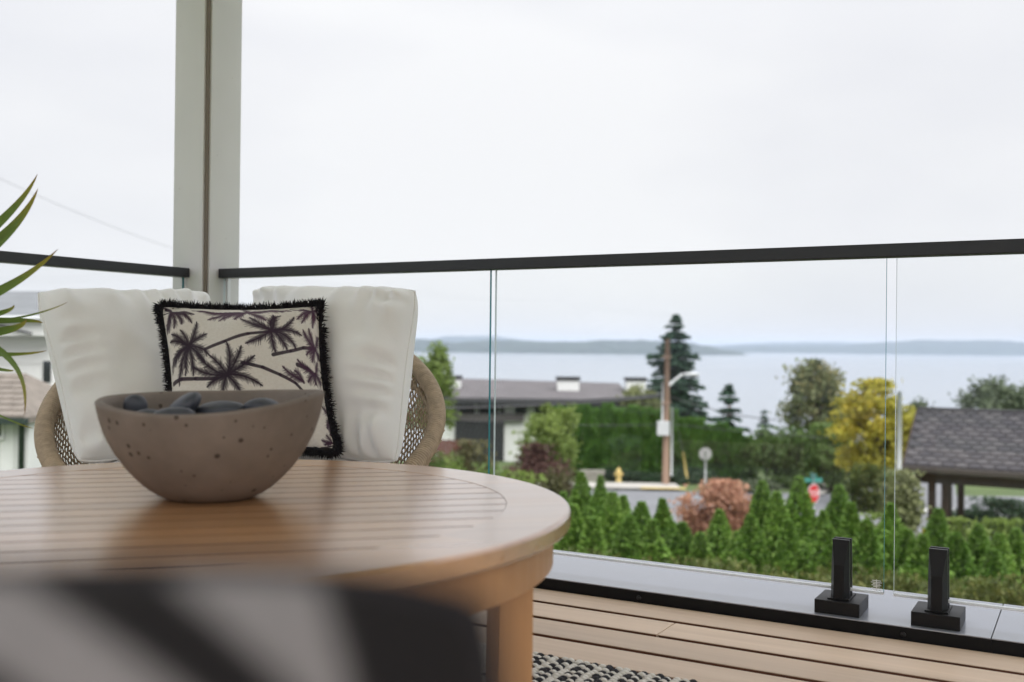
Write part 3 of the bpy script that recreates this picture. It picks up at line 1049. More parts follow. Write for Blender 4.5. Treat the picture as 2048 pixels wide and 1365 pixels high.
# hydrant
g = ground_at(1240, 58.0)
g.z = gz(58.0) + 0.14
o = empty('fire_hydrant', g, label='small yellow fire hydrant on the sidewalk edge', cat='hydrant')
MB().lathe([(0.20, 0), (0.20, 0.05), (0.14, 0.06), (0.13, 0.5), (0.17, 0.52), (0.17, 0.57), (0.14, 0.60), (0.12, 0.70), (0.06, 0.76), (0.03, 0.78)], 16).build('barrel', MAT['yellow_paint'], o, True)
MB().lathe([(0.035, 0.76), (0.035, 0.84), (0.01, 0.845)], 8).build('operating_nut', MAT['yellow_paint'], o)
for sgn in (-1, 1):
    MB().tube([tuple(R0 * 0.1 * sgn + Vector((0, 0, .43))), tuple(R0 * 0.24 * sgn + Vector((0, 0, .43)))], [0.07, 0.075], 10).build('side_outlet', MAT['yellow_paint'], o)
MB().tube([tuple(-F2 * 0.1 + Vector((0, 0, .40))), tuple(-F2 * 0.24 + Vector((0, 0, .40)))], [0.09, 0.095], 10).build('pumper_outlet', MAT['yellow_paint'], o)

# low stone walls beside the street
for (xa, xb, d, ya, yb, lb) in ((1160, 1212, 60, 940, 962, 'low pale stone wall left of the clipped hedge'), (1540, 1590, 58, 965, 985, 'low pale stone wall behind the salmon bush')):
    c = ground_at((xa + xb) / 2, d)
    ww = (xb - xa) / F * d / 2
    hh = at(xa, ya, d).z - c.z
    wl_ = empty('garden_wall', c, YAW, label=lb, cat='wall')
    nn = 5
    for row in range(2):
        for i in range(nn):
            x0 = -ww + 2 * ww * i / nn
            MB().box(x0 + .01, x0 + 2 * ww / nn - .01, -0.2, 0.2, hh * row / 2 - (0.1 if row == 0 else 0), hh * (row + 1) / 2 - .012).build('stone', MAT['stone_wall'], wl_)

# ------------------------------------------------------------------ neighbour house across the street (low dark roof)
hc = ground_at(1080, 76)
hs_ = empty('low_house', hc, YAW, label='low modern house with dark flat roof, white walls and charcoal garage', cat='house')


def hx(px, d=76.0):
    return (px - 1080) / F * d


def hz(py, px=1080, d=76.0):
    return at(px, py, d).z - hc.z


def part(name, x0, x1, y0, y1, z0, z1, mat, parent, **k):
    return MB().box(x0, x1, y0, y1, z0, z1).build(name, MAT[mat], parent, **k)


HR = hz(802)
part('wall', hx(850), hx(1290), 0.6, 11, -0.5, HR, 'white_wall', hs_)
rf = MB()
xa, xb = hx(838), hx(1272)
rf.add([(xa, -0.9, HR + 0.02), (xb, -0.9, HR + 0.02), (xb, 12, HR + 0.02), (xa, 12, HR + 0.02), (xa, -0.9, HR + .25), (xb, -0.9, HR + .15), (xb, 12, HR + .95), (xa, 12, HR + 1.25)],
       [(0, 3, 2, 1), (4, 5, 6, 7), (0, 1, 5, 4), (1, 2, 6, 5), (2, 3, 7, 6), (3, 0, 4, 7)])
roof = rf.build('roof', MAT['house_roof'], hs_)
part('fascia', xa - .02, xb + .02, -0.98, -0.9, HR - 0.28, HR + 0.2, 'dark_clad', hs_)
part('dark_cladding', hx(912), hx(1010), 0.35, 0.6, -0.4, HR - .02, 'dark_clad', hs_)
for i in range(3):
    gx = hx(915) + i * 1.15
    part('garage_panel', gx, gx + 1.08, 0.26, 0.35, 0.0, HR * .62, 'dark_clad', hs_)
part('band', hx(905), hx(1050), 0.1, 0.34, HR * .66, HR * .78, 'house_roof', hs_)
for (x0, x1, y0, y1) in ((918, 952, 808, 832), (958, 1000, 808, 832), (1030, 1055, 806, 828), (1070, 1130, 806, 832), (1150, 1230, 806, 832)):
    wv = part('window', hx(x0), hx(x1), 0.2, 0.42 if x0 < 1010 else 0.62, hz(y1), hz(y0), 'window', hs_)
    part('frame', hx(x0) - .05, hx(x0), 0.15, 0.5, hz(y1), hz(y0), 'galv', wv)
    part('frame', hx(x1), hx(x1) + .05, 0.15, 0.5, hz(y1), hz(y0), 'galv', wv)
for (x0, x1, lb) in ((1122, 1168, 'skylight_box'), (872, 915, 'skylight_box'), (1270, 1310, 'skylight_box')):
    sb = part(lb, hx(x0), hx(x1), 5.0, 6.5, HR + .3, hz(765), 'white_wall', hs_)
    part('cap', hx(x0) - .1, hx(x1) + .1, 4.9, 6.6, hz(765) + .003, hz(758), 'dark_clad', sb)

fx = ground_at(890, 56)
fo = empty('timber_fence', fx, YAW, label='dark red stained timber fence below the white house corner', cat='fence')
for i in range(14):
    x0 = -1.1 + i * 0.185
    MB().box(x0, x0 + 0.17, 0, 0.03, 0, at(890, 880, 56).z - fx.z + 0.03 * math.sin(i * 3)).build('board', MAT['redwood'], fo)
MB().box(-1.1, 1.5, 0.03, 0.1, 0.25, 0.35).build('fence_rail', MAT['redwood'], fo)

# ------------------------------------------------------------------ pavilion with shingle roof
PX0, PX1, PYE, PYR, PZE, PZR = -4.28, 1.6, 28.55, 31.0, -2.23, -0.90
pv = empty('pavilion', (0, 0, 0), label='open garden pavilion with dark shingle roof and brown timber posts', cat='pavilion')
sl = Vector((0, PYR - PYE, PZR - PZE))
SL = sl.length
su = sl.normalized()
sn = Vector((0, -su.z, su.y))
roofp = MB()
PYB = 2 * PYR - PYE
roofp.add([(PX0, PYE, PZE - .10), (PX1, PYE, PZE - .10), (PX1, PYR, PZR - .10), (PX0, PYR, PZR - .10), (PX0, PYE, PZE - .01), (PX1, PYE, PZE - .01), (PX1, PYR, PZR - .01), (PX0, PYR, PZR - .01),
           (PX0, PYB, PZE - .10), (PX1, PYB, PZE - .10), (PX0, PYB, PZE - .01), (PX1, PYB, PZE - .01)],
          [(0, 3, 2, 1), (4, 5, 6, 7), (0, 1, 5, 4), (0, 4, 7, 3), (1, 2, 6, 5), (3, 8, 9, 2), (7, 6, 11, 10), (8, 10, 11, 9), (3, 7, 10, 8), (2, 9, 11, 6)])
prf = roofp.build('roof', MAT['shingle'], pv)
shm = None
rows, tw = 13, 0.31
ex = SL / rows
tmats = [plain('shingle_tone', (0.048 + 0.014 * i, 0.046 + 0.013 * i, 0.053 + 0.012 * i), 0.9, 0.2, 9) for i in range(3)]
sh_meshes = []
for i in range(3):
    b_ = MB()
    w_, l_ = tw - .022, ex * 1.12
    base = [(-w_ / 2, 0.05), (-w_ / 2 + .07, 0), (w_ / 2 - .07, 0), (w_ / 2, 0.05), (w_ / 2, l_), (-w_ / 2, l_)]
    v = [Vector((x, 0, 0)) + su * y + sn * (0.034 if y < .1 else 0.006) for x, y in base] + [Vector((x, 0, 0)) + su * y + sn * 0.001 for x, y in base]
    b_.add(v, [(0, 1, 2, 3, 4, 5), (11, 10, 9, 8, 7, 6)] + [(j, j + 6, (j + 1) % 6 + 6, (j + 1) % 6) for j in range(6)])
    o = b_.build('shingle', tmats[i], prf)
    sh_meshes.append(o)
cnt = 0
for rI in range(rows):
    off = (rI % 2) * tw / 2
    x = PX0 + tw / 2 + off
    while x < PX1 - tw * 0.4:
        k = random.randrange(3)
        if cnt < 3:
            o = sh_meshes[cnt]
        else:
            o = sh_meshes[k].copy()
            COL.objects.link(o)
        o.location = Vector((x, PYE, PZE)) + su * (rI * ex) + sn * 0.0
        cnt += 1
        x += tw
MB().tube([(PX0, PYR, PZR + .02), (PX1, PYR, PZR + .02)], 0.06, 8).build('ridge_cap', MAT['shingle'], prf)
MB().box(PX0 - .02, PX1 + .02, PYE - .12, PYE - .005, PZE - .16, PZE - .02).build('gutter', MAT['gutter'], pv, bevel=0.02)
for sgn, y0 in ((1, PYE), (-1, PYB)):
    b_ = MB()
    zz = 0.24
    b_.add([(PX0 - .05, y0, PZE - zz), (PX0 - .05, PYR, PZR - zz), (PX0 - .05, PYR, PZR + .0), (PX0 - .05, y0, PZE + .0), (PX0 - .004, y0, PZE - zz), (PX0 - .004, PYR, PZR - zz), (PX0 - .004, PYR, PZR), (PX0 - .004, y0, PZE)],
           [(0, 1, 2, 3), (7, 6, 5, 4), (0, 4, 5, 1), (1, 5, 6, 2), (2, 6, 7, 3), (3, 7, 4, 0)])
    b_.build('barge_board', MAT['dark_wood'], pv)
for y in (29.15, 32.85):
    MB().box(PX0 + .2, PX1 - .2, y - .09, y + .09, PZE - .50, PZE - .25).build('beam', MAT['dark_wood'], pv, bevel=0.01)
    for x in (PX0 + .62, PX0 + .95, PX1 - .7):
        q = Vector((x, y, 0))
        gq = gz(sdist(q))
        MB().box(x - .09, x + .09, y - .095, y + .095, gq - .1, PZE - .50).build('post', MAT['dark_wood'], pv, bevel=0.01)
for i in range(7):
    x = PX0 + .5 + i * .85
    MB().box(x - .05, x + .05, 29.26, 32.74, PZE - .42, PZE - .26).build('rafter_tie', MAT['dark_wood'], pv)

# ------------------------------------------------------------------ white neighbour house on the left
D1 = 17.0
c = ground_at(-200, D1)
nh = empty('white_house', c, YAW, label='white sided neighbour house with grey roof beyond the left railing', cat='house')


def nx(px, d=D1):
    return (px + 200) / F * d


def nz(py, px=40, d=D1):
    return at(px, py, d).z - c.z


part('wall', nx(-1400), nx(112), 0, 7, -0.6, nz(660), 'white_wall', nh)
for j in range(9):
    zb = nz(676) - 0.02 - j * 0.42
    part('siding_board', nx(-1400), nx(110), -0.022, 0.0, zb - 0.41, zb, 'white_wall', nh)
part('eave_board', nx(-1400), nx(122), -0.5, 0.02, nz(672), nz(642), 'white_wall', nh)
rf = MB()
xa, xb = nx(-1400), nx(128)
z0, z1 = nz(641), nz(614)
rf.add([(xa, -0.6, z0), (xb, -0.6, z0), (xb, 3.2, z1 + .35), (xa, 3.2, z1 + .35), (xa, 7.4, z0), (xb, 7.4, z0), (xa, -0.6, z0 + .06), (xb, -0.6, z0 + .06), (xb, 3.2, z1 + .41), (xa, 3.2, z1 + .41), (xa, 7.4, z0 + .06), (xb, 7.4, z0 + .06)],
       [(0, 3, 2, 1), (3, 4, 5, 2), (6, 7, 8, 9), (9, 8, 11, 10), (0, 1, 7, 6), (1, 2, 8, 7), (2, 5, 11, 8), (4, 10, 11, 5), (0, 6, 9, 3), (3, 9, 10, 4)])
rr_ = rf.build('roof', MAT['grey_roof'], nh)
MB().tube([(xa, -0.62, z0 + .02), (xb, -0.62, z0 + .02)], 0.05, 6).build('gutter', MAT['galv'], nh)
MB().tube([(nx(30), -0.56, nz(652)), (nx(95), -0.56, nz(668))], 0.02, 5).build('cable', MAT['wire'], nh)
wv = part('window', nx(88), nx(104), -0.03, 0.01, nz(765), nz(722), 'window', nh)
part('frame', nx(86), nx(88), -0.04, 0.01, nz(767), nz(720), 'white_wall', wv)
# lower wing with brown roof
D2 = 14.0
c2 = ground_at(-200, D2)
wg = empty('garage_wing', c2, YAW, label='small white outbuilding with brown shingle hip roof below the white house', cat='outbuilding')
nx2 = lambda px: (px + 200) / F * D2
nz2 = lambda py: at(30, py, D2).z - c2.z
part('wall', nx2(-900), nx2(62), 0, 1.9, -0.6, nz2(840), 'white_wall', wg)
for j in range(12):
    x0 = nx2(62) - (j + 1) * 0.2
    part('siding_board', x0 + .004, x0 + .196, -0.02, 0, -0.5, nz2(842), 'white_wall', wg)
ez, rz_ = nz2(832), nz2(752)
run = 1.15
ev = [(nx2(-900), -0.25, ez), (nx2(74), -0.25, ez), (nx2(74), 2.1, ez), (nx2(-900), 2.1, ez), (nx2(-900), run - .2, rz_), (nx2(-12), run - .2, rz_)]
rb = MB().add(ev + [(x, y, z - .08) for x, y, z in ev[:4]], [(0, 1, 5, 4), (1, 2, 5), (2, 3, 4, 5), (3, 0, 4), (6, 9, 8, 7), (0, 6, 7, 1), (1, 7, 8, 2), (2, 8, 9, 3), (3, 9, 6, 0)])
rw = rb.build('roof', MAT['brown_roof'], wg)
nrow = 8
for j in range(nrow):
    t0, t1 = j / nrow, (j + 1.0) / nrow
    yA, zA = -0.25 + (run + .05) * t0, ez + (rz_ - ez) * t0
    yB, zB = -0.25 + (run + .05) * t1, ez + (rz_ - ez) * t1
    xA, xB = nx2(74) + (nx2(-12) - nx2(74)) * t0, nx2(74) + (nx2(-12) - nx2(74)) * t1
    x = xA - .05
    i = 0
    while x > nx2(-160):
        w_ = 0.16 + 0.05 * ((i * 7 + j * 3) % 4) / 4
        xe = x - w_
        xt = min(x, xB)
        MB().add([(xe + .008, yA - .01, zA + .03), (x, yA - .01, zA + .03), (max(xt, xe + .01), yB, zB + .008), (xe + .008, yB, zB + .008), (xe + .008, yA - .01, zA - .0), (x, yA - .01, zA - .0)],
                 [(0, 1, 2, 3), (4, 5, 1, 0), (1, 5, 2), (0, 3, 4)]).build('shingle', MAT['brown_roof'], rw)
        x = xe
        i += 1
part('eave_gutter', nx2(-900), nx2(76), -0.34, -0.24, ez - .09, ez - .01, 'dark_trim', wg)
MB().tube([(nx2(51), -0.08, ez - .1), (nx2(51), -0.08, -0.4)], 0.04, 8).build('downspout', MAT['dark_trim'], wg, True)
wv = part('window', nx2(-40), nx2(9), -0.05, 0.0, nz2(872), nz2(846), 'window', wg)
part('frame', nx2(9), nx2(14), -0.06, 0.0, nz2(876), nz2(843), 'white_wall', wv)
part('sill', nx2(-44), nx2(14), -0.08, 0.0, nz2(879), nz2(873), 'white_wall', wv)

# ------------------------------------------------------------------ deck, porch roof and house wall behind the camera
deck = empty('deck', (0, 0, 0), kind='structure')
KY = 2.945
PITCH_Y = 0.161
r = random.Random(4)
i = 0
y = KY
while y > -2.55:
    y0 = y - PITCH_Y + 0.024
    y1 = y if i else KY
    cuts = [-3.25, -1.03 if i == 1 else (r.uniform(0.5, 2.5) if i < 6 else r.uniform(-2.4, 1.6)), 4.2]
    for a_, b_ in zip(cuts, cuts[1:]):
        p = MB().box(a_ + .0012 - (a_ + b_) / 2, b_ - .0012 - (a_ + b_) / 2, y0 - (y0 + y1) / 2, y1 - (y0 + y1) / 2, -0.026, 0.0).build('plank', [MAT['deck'], MAT['deck_edge']], deck)
        for q in p.data.polygons:
            if abs(q.normal.y) > .9:
                q.material_index = 1
        bv(p, 0.0022, 2)
        p.location = ((a_ + b_) / 2, (y0 + y1) / 2, 0)
    y -= PITCH_Y
    i += 1
MB().box(-3.3, 4.25, -2.6, 3.3, -0.30, -0.05).build('underframe', MAT['joist'], deck)

kerb = empty('kerb', (0, 2.95, 0), label='black metal kerb with sky sheen painted grey on its top under the front glass railing', cat='kerb')
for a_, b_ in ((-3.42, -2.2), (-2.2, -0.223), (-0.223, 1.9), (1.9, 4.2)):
    p = MB().box(a_ + .0012, b_ - .0012, 0.0, 0.42, 0.0335, 0.037).build('kerb_top_sheen', MAT['kerb'], kerb, bevel=0.0012)  # separate sheet carrying the painted sky sheen of the kerb top
    p = MB().box(a_ + .0002, b_ - .0002, 0.0015, 0.41, -0.02, 0.0333).build('front_fascia', MAT['fascia'], kerb)
for x in (-1.21, -0.44, 0.4):
    s_ = MB().lathe([(0.0075, 0.0), (0.0075, 0.002), (0.004, 0.005), (0.001, 0.0055)], 12).build('screw', MAT['screw'], kerb)
    s_.rotation_euler = (math.pi / 2, 0, 0)
    s_.location = (x, 0.0, 0.014)
kerb2 = empty('kerb', (-3.42, 0, 0), label='black metal flashing kerb along the deck side behind the chair', cat='kerb')
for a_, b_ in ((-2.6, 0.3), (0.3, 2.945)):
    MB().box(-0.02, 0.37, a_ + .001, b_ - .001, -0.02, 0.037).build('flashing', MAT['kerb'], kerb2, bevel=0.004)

# post with a grooved corner, rails let into it
PXC, PYC, PW = -3.07, 2.945, 0.185
post = empty('porch_post', (PXC, PYC, 0), label='square white painted porch post with a grooved corner', cat='post')
g_ = 0.020
TOPZ = 2.75
prof = [(-PW, 0), (-g_, 0), (-g_, g_), (0, g_), (0, PW), (-PW, PW)]
v = [(x, y, z) for z in (0.0375, TOPZ) for x, y in prof]
n = len(prof)
pm = MB().add(v, [tuple(range(n - 1, -1, -1)), tuple(range(n, 2 * n))] + [(i, (i + 1) % n, (i + 1) % n + n, i + n) for i in range(n)])
pm.build('shaft', MAT['post'], post, bevel=0.0025)
MB().box(-g_ + .001, -g_ + .012, g_ - .012, g_ - .001, 0.04, TOPZ - .002).build('corner_bead', MAT['groove'], post)
for (x, y, axis) in ((-PW * .62, -0.0, 'y'), (0.0, PW * .66, 'x')):
    if axis == 'y':
        MB().box(x - .008, x + .008, -0.008, 0.0, 0.06, 1.045).build('glazing_channel', MAT['glazing_channel'], post)
    else:
        MB().box(0, 0.008, y - .008, y + .008, 0.06, 1.045).build('glazing_channel', MAT['glazing_channel'], post)
rn = random.Random(3)
for z_ in np.arange(0.75, 2.7, 0.33):
    q = MB().lathe([(0.004, 0), (0.0035, 0.0012), (0.001, 0.002)], 8).build('nail_head', MAT['post'], post)
    q.rotation_euler = (math.pi / 2, 0, 0)
    q.location = (-PW + .02 + rn.random() * .02, 0, z_)
    q = MB().lathe([(0.004, 0), (0.0035, 0.0012), (0.001, 0.002)], 8).build('nail_head', MAT['post'], post)
    q.rotation_euler = (0, math.pi / 2, 0)
    q.location = (0, .05 + rn.random() * .1, z_ + .13)

GY = 3.04           # plane of the front glass
GXL = PXC - PW * .62   # plane of the side glass
hr = MB().box(PXC + .001, 4.2, GY - .028, GY + .022, 1.046, 1.084).build('handrail', MAT['rail'], None, bevel=0.003, label='black metal handrail along the front glass railing', cat='handrail')
hr2 = MB().box(GXL - .022, GXL + .028, -2.5, PYC - .001, 1.046, 1.084).build('handrail', MAT['rail'], None, bevel=0.003, label='black metal handrail along the side glass railing behind the plant', cat='handrail')


def glass(x0, x1, label, axis='x', group=None):
    root = empty('glass_balustrade', ((x0 + x1) / 2, GY, 0.1) if axis == 'x' else (GXL, (x0 + x1) / 2, 0.1), label=label, cat='glass panel', group=group)
    l = (x1 - x0) / 2
    t = 0.006
    z0, z1 = 0.0, 0.948
    V = [(x, y, z) for z in (z0, z1) for y in (-t, t) for x in (-l, l)]
    if axis == 'y':
        V = [(y, x, z) for x, y, z in V]
    o = mesh('pane', V, [(0, 1, 5, 4), (3, 2, 6, 7), (0, 2, 3, 1), (4, 5, 7, 6), (0, 4, 6, 2), (1, 3, 7, 5)], [MAT['glass'], MAT['edge'], MAT['edge_white']], root)
    me = o.data
    for i_, mi in enumerate((0, 0, 2, 2, 2, 1)):
        me.polygons[i_].material_index = mi
    MB().box(*((-l, l, -t - .001, t + .001) if axis == 'x' else (-t - .001, t + .001, -l, l)), -0.004, 0.003).build('edge_glint', MAT['strip'], root)  # added strip, painted bright like the light-catching lower edge
    return root


glass(PXC + .009, -1.806, 'clear glass railing panel behind the wicker chair, next to the porch post')
g2 = glass(-1.785, -0.506, 'clear glass railing panel with small etched mark in its corner')
glass(-0.479, 0.80, 'clear glass railing panel in front of the pavilion')
glass(0.83, 2.1, 'clear glass railing panel next to the pavilion one, out along the kerb')
glass(1.2, PYC - .009, 'clear glass railing panel in the side railing beside the post', 'y')
glass(-0.4, 1.17, 'clear glass railing panel in the side railing beside the plant', 'y')
# etched mark on the second panel
em = MB()
c_ = at(1753, 1171, 1.0)
t_ = GY / (c_ - Vector((0, 0, CZ))).y
e0 = Vector((0, 0, CZ)) + (c_ - Vector((0, 0, CZ))) * ((GY - .0065) / (c_ - Vector((0, 0, CZ))).y)
ex_, ez_ = e0.x - (-1.785 - .506) / 2, e0.z - 0.1
for k_, (dz, wd) in enumerate(((.013, .012), (.008, .015), (.004, .010), (0, .013), (-.004, .009), (-.009, .014), (-.013, .011))):
    em.box(ex_ - wd, ex_ + wd, -0.0075, -0.0064, ez_ + dz - .0009, ez_ + dz + .0009)
em.box(ex_ - .001, ex_ + .001, -0.0074, -0.0063, ez_ - .016, ez_ + .016)
em.build('etched_mark', MAT['glazing_channel'], g2)


def spigot(x, y, axis, label, group=None):
    root = empty('glass_spigot', (x, y, 0.037), 0 if axis == 'x' else -math.pi / 2, label=label, cat='spigot', group=group)
    MB().box(-0.062, 0.062, -0.068, 0.068, 0.0, 0.038).build('base_block', MAT['spigot'], root, bevel=0.002)
    for sgn in (-1, 1):
        b_ = MB()
        hgt = 0.205

        def ring(z, w, dp, cw):
            yo = sgn * 0.0075
            yf = sgn * dp
            return [(-w, yo, z), (w, yo, z), (w, sgn * (dp * .45), z), (cw, yf, z), (-cw, yf, z), (-w, sgn * (dp * .45), z)]
        rings = [ring(0.038, .026, .047, .014), ring(0.135, .025, .043, .014), ring(hgt, .0245, .021, .0235)]
        v = sum(rings, [])
        f = [tuple(range(6)), tuple(range(17, 11, -1))] + [(a_ * 6 + k_, a_ * 6 + (k_ + 1) % 6, a_ * 6 + 6 + (k_ + 1) % 6, a_ * 6 + 6 + k_) for a_ in range(2) for k_ in range(6)]
        b_.add(v, f)
        ob = b_.build('clamp_half', MAT['spigot'], root)
        bm = bmesh.new()
        bm.from_mesh(ob.data)
        bmesh.ops.recalc_face_normals(bm, faces=bm.faces)
        bm.to_mesh(ob.data)
        bm.free()
        bv(ob, 0.0012, 2)
    MB().box(-0.030, 0.030, -0.051, 0.051, 0.0385, 0.042).build('collar', MAT['spigot'], root, bevel=0.001)
    return root


spigot(-0.621, GY, 'x', 'black glass spigot holding the lower corner of the etched panel')
spigot(-0.362, GY, 'x', 'black glass spigot holding the panel in front of the pavilion')
for x in (-1.715, -1.95, -2.85):
    spigot(x, GY, 'x', 'black glass spigot hidden behind the table and chair', 'spigots behind the table')
for y_ in (2.6, 1.5):
    spigot(GXL, y_, 'y', 'black glass spigot on the side kerb behind the chair', 'spigots on the side kerb')

o = MB().box(-3.5, 4.6, -1.2, 3.2, TOPZ + .001, TOPZ + .25).build('porch_ceiling', MAT['porch_white'], None, kind='structure')


# ------------------------------------------------------------------ rug
rug = empty('rug', (0, 0, 0), label='white woven rug with black dashed rows under the round table', cat='rug')
RX0, RX1, RY0, RY1 = -2.75, 0.1, -0.6, 2.275
MB().box(RX0, RX1, RY0, RY1 - .006, 0.0015, 0.008).build('backing', MAT['rug_white'], rug)


def knots(cells, name, mat, rad):
    u = np.array([(math.cos(a_) * math.cos(e_), math.sin(a_) * math.cos(e_), math.sin(e_)) for e_ in (-0.35, 0.45, 1.15) for a_ in np.arange(6) * math.pi / 3])
    V = (np.array(cells)[:, None, :] + u[None] * np.array(rad)[None, None, :]).reshape(-1, 3)
    Q = []
    base = []
    for l_ in range(2):
        for k_ in range(6):
            base.append((l_ * 6 + k_, l_ * 6 + (k_ + 1) % 6, (l_ + 1) * 6 + (k_ + 1) % 6, (l_ + 1) * 6 + k_))
    base += [(12, 13, 14, 15), (12, 15, 16, 17)]
    base = np.array(base)
    Q = (base[None] + (np.arange(len(cells)) * 18)[:, None, None]).reshape(-1, 4)
    fastquads(name, V, Q, mat, rug, smooth=True, kind='stuff')


wc, bc = [], []
rr = random.Random(5)
ix = 0
x = -1.95
while x < 0.08:
    y = 1.25
    iy = 0
    while y < RY1:
        jx, jy = rr.uniform(-.003, .003), rr.uniform(-.003, .003)
        dark = x > -1.25 and (ix % 3 != 2) and ((iy + (ix // 3) * 2) % 5 in (0, 1, 3)) if ix % 3 == 0 else (x > -1.25 and ix % 3 == 1 and (iy + (ix // 3)) % 4 in (0, 2))
        (bc if dark else wc).append((x + jx, y + jy + (ix % 2) * .006, 0.009 + rr.uniform(-.001, .002)))
        y += 0.0155
        iy += 1
    x += 0.021
    ix += 1
knots(wc, 'white_pile', MAT['rug_white'], (0.0125, 0.0095, 0.008))
knots(bc, 'black_pile', MAT['rug_black'], (0.0125, 0.0095, 0.0085))

# ------------------------------------------------------------------ round teak table
ZT = 0.50
TC = Vector((-1.413, 1.337))
TR = 0.680
TA = math.radians(44)
table = empty('coffee_table', (TC.x, TC.y, 0), TA, label='round teak slatted coffee table with wide rim and square legs', cat='table')
RI = TR - 0.115
nseg = 6
for i in range(nseg):
    a0, a1 = i * 2 * math.pi / nseg + .2, (i + 1) * 2 * math.pi / nseg + .2
    v, f = [], []
    m_ = 20
    rp = [(RI, 0.0), (RI, -.032), (TR - .004, -.032), (TR, -.027), (TR, -.006), (TR - .002, -.002), (TR - .006, 0.0)]
    for k_ in range(m_ + 1):
        a_ = a0 + (a1 - a0) * k_ / m_
        for (r_, z_) in rp:
            v.append((r_ * math.cos(a_), r_ * math.sin(a_), ZT + z_))
    q_ = len(rp)
    for k_ in range(m_):
        for j_ in range(q_):
            f.append((k_ * q_ + j_, k_ * q_ + (j_ + 1) % q_, (k_ + 1) * q_ + (j_ + 1) % q_, (k_ + 1) * q_ + j_))
    f += [tuple(range(q_ - 1, -1, -1)), tuple(range(m_ * q_, m_ * q_ + q_))]
    mesh('rim_segment', v, f, MAT['teak'], table)
pitch = 0.0705
ns = int(RI / pitch)
for i in range(-ns - 1, ns + 1):
    y0, y1 = i * pitch + .0026, (i + 1) * pitch - .0026
    if max(abs(y0), abs(y1)) > RI - .012:
        y0, y1 = max(y0, -RI + .012), min(y1, RI - .012)
    if y1 - y0 < .015:
        continue
    yy = [y0 + (y1 - y0) * t for t in (0, .25, .5, .75, 1)]
    xs = [math.sqrt(max((RI - .001) ** 2 - q * q, 0)) for q in yy]
    out = [(xs[k_], yy[k_]) for k_ in range(5)] + [(-xs[k_], yy[k_]) for k_ in range(4, -1, -1)]
    n_ = len(out)
    v = [(x_, y_, ZT - .024) for x_, y_ in out] + [(x_, y_, ZT - .0005) for x_, y_ in out]
    o = mesh('slat', v, [tuple(range(n_ - 1, -1, -1)), tuple(range(n_, 2 * n_))] + [(k_, (k_ + 1) % n_, (k_ + 1) % n_ + n_, k_ + n_) for k_ in range(n_)], [MAT['teak'], MAT['teak_edge']], table)
    for q in o.data.polygons[2:]:
        q.material_index = 1
MB().box(-RI * .98, RI * .98, -.04, .04, ZT - .06, ZT - .0245).build('batten', MAT['teak_frame'], table)
for sx in (-1, 1):
    MB().box(sx * .32 - .03, sx * .32 + .03, -.44, .44, ZT - .07, ZT - .0248).build('batten', MAT['teak_frame'], table)
RA = TR - 0.030
v, f = [], []
m_ = 96
rp = [(RA - .022, -.098), (RA, -.098), (RA, -.0325), (RA - .022, -.0325)]
for k_ in range(m_):
    a_ = 2 * math.pi * k_ / m_
    for r_, z_ in rp:
        v.append((r_ * math.cos(a_), r_ * math.sin(a_), ZT + z_))
for k_ in range(m_):
    for j_ in range(4):
        f.append((k_ * 4 + j_, k_ * 4 + (j_ + 1) % 4, ((k_ + 1) % m_) * 4 + (j_ + 1) % 4, ((k_ + 1) % m_) * 4 + j_))
o = mesh('apron', v, f, MAT['teak_frame'], table)
for k_ in range(4):
    a_ = math.radians(18 - 44 + 90 * k_)
    p = Vector((math.cos(a_), math.sin(a_), 0)) * (RA - .065)
    lg = MB().box(-.03, .03, -.03, .03, 0.012, ZT - .04).build('leg', MAT['teak_frame'], table, bevel=0.002)
    lg.location = p
    lg.rotation_euler = (0, 0, 0.13)

# ------------------------------------------------------------------ concrete bowl with pebbles
BD = 1.90
bc0 = at(422, 1000, BD)
BC = Vector((bc0.x, bc0.y, ZT))
bowl = empty('bowl', BC, YAW, label='rough concrete bowl with one raised lip standing on the teak table', cat='bowl')
BS = BD / F
NA = 96


def rimz(a_):
    pts = [(0, .198), (30, .196), (60, .192), (90, .188), (135, .187), (180, .184), (215, .177), (240, .169), (265, .164), (290, .168), (320, .180), (345, .194), (360, .198)]
    return float(np.interp(math.degrees(a_) % 360, [p[0] for p in pts], [p[1] for p in pts]))


rz_arr = np.array([rimz(2 * math.pi * k_ / NA) for k_ in range(NA)])
for _ in range(3):
    rz_arr = (np.roll(rz_arr, 1) + rz_arr * 2 + np.roll(rz_arr, -1)) / 4
outp = [(0.0, .0, .0), (0.080, 0.0, 0), (.092, .004, 0), (.122, .023, 0), (.142, .042, 0), (.159, .060, 0), (.181, .090, 0), (.197, .1205, 0), (.207, .15, 0), (.214, .181, 0), (.217, .2, 0)]
orr, ozz = np.array([p[0] for p in outp]), np.array([p[1] for p in outp])


def orad(z_):
    return float(np.interp(z_, ozz[1:], orr[1:]))


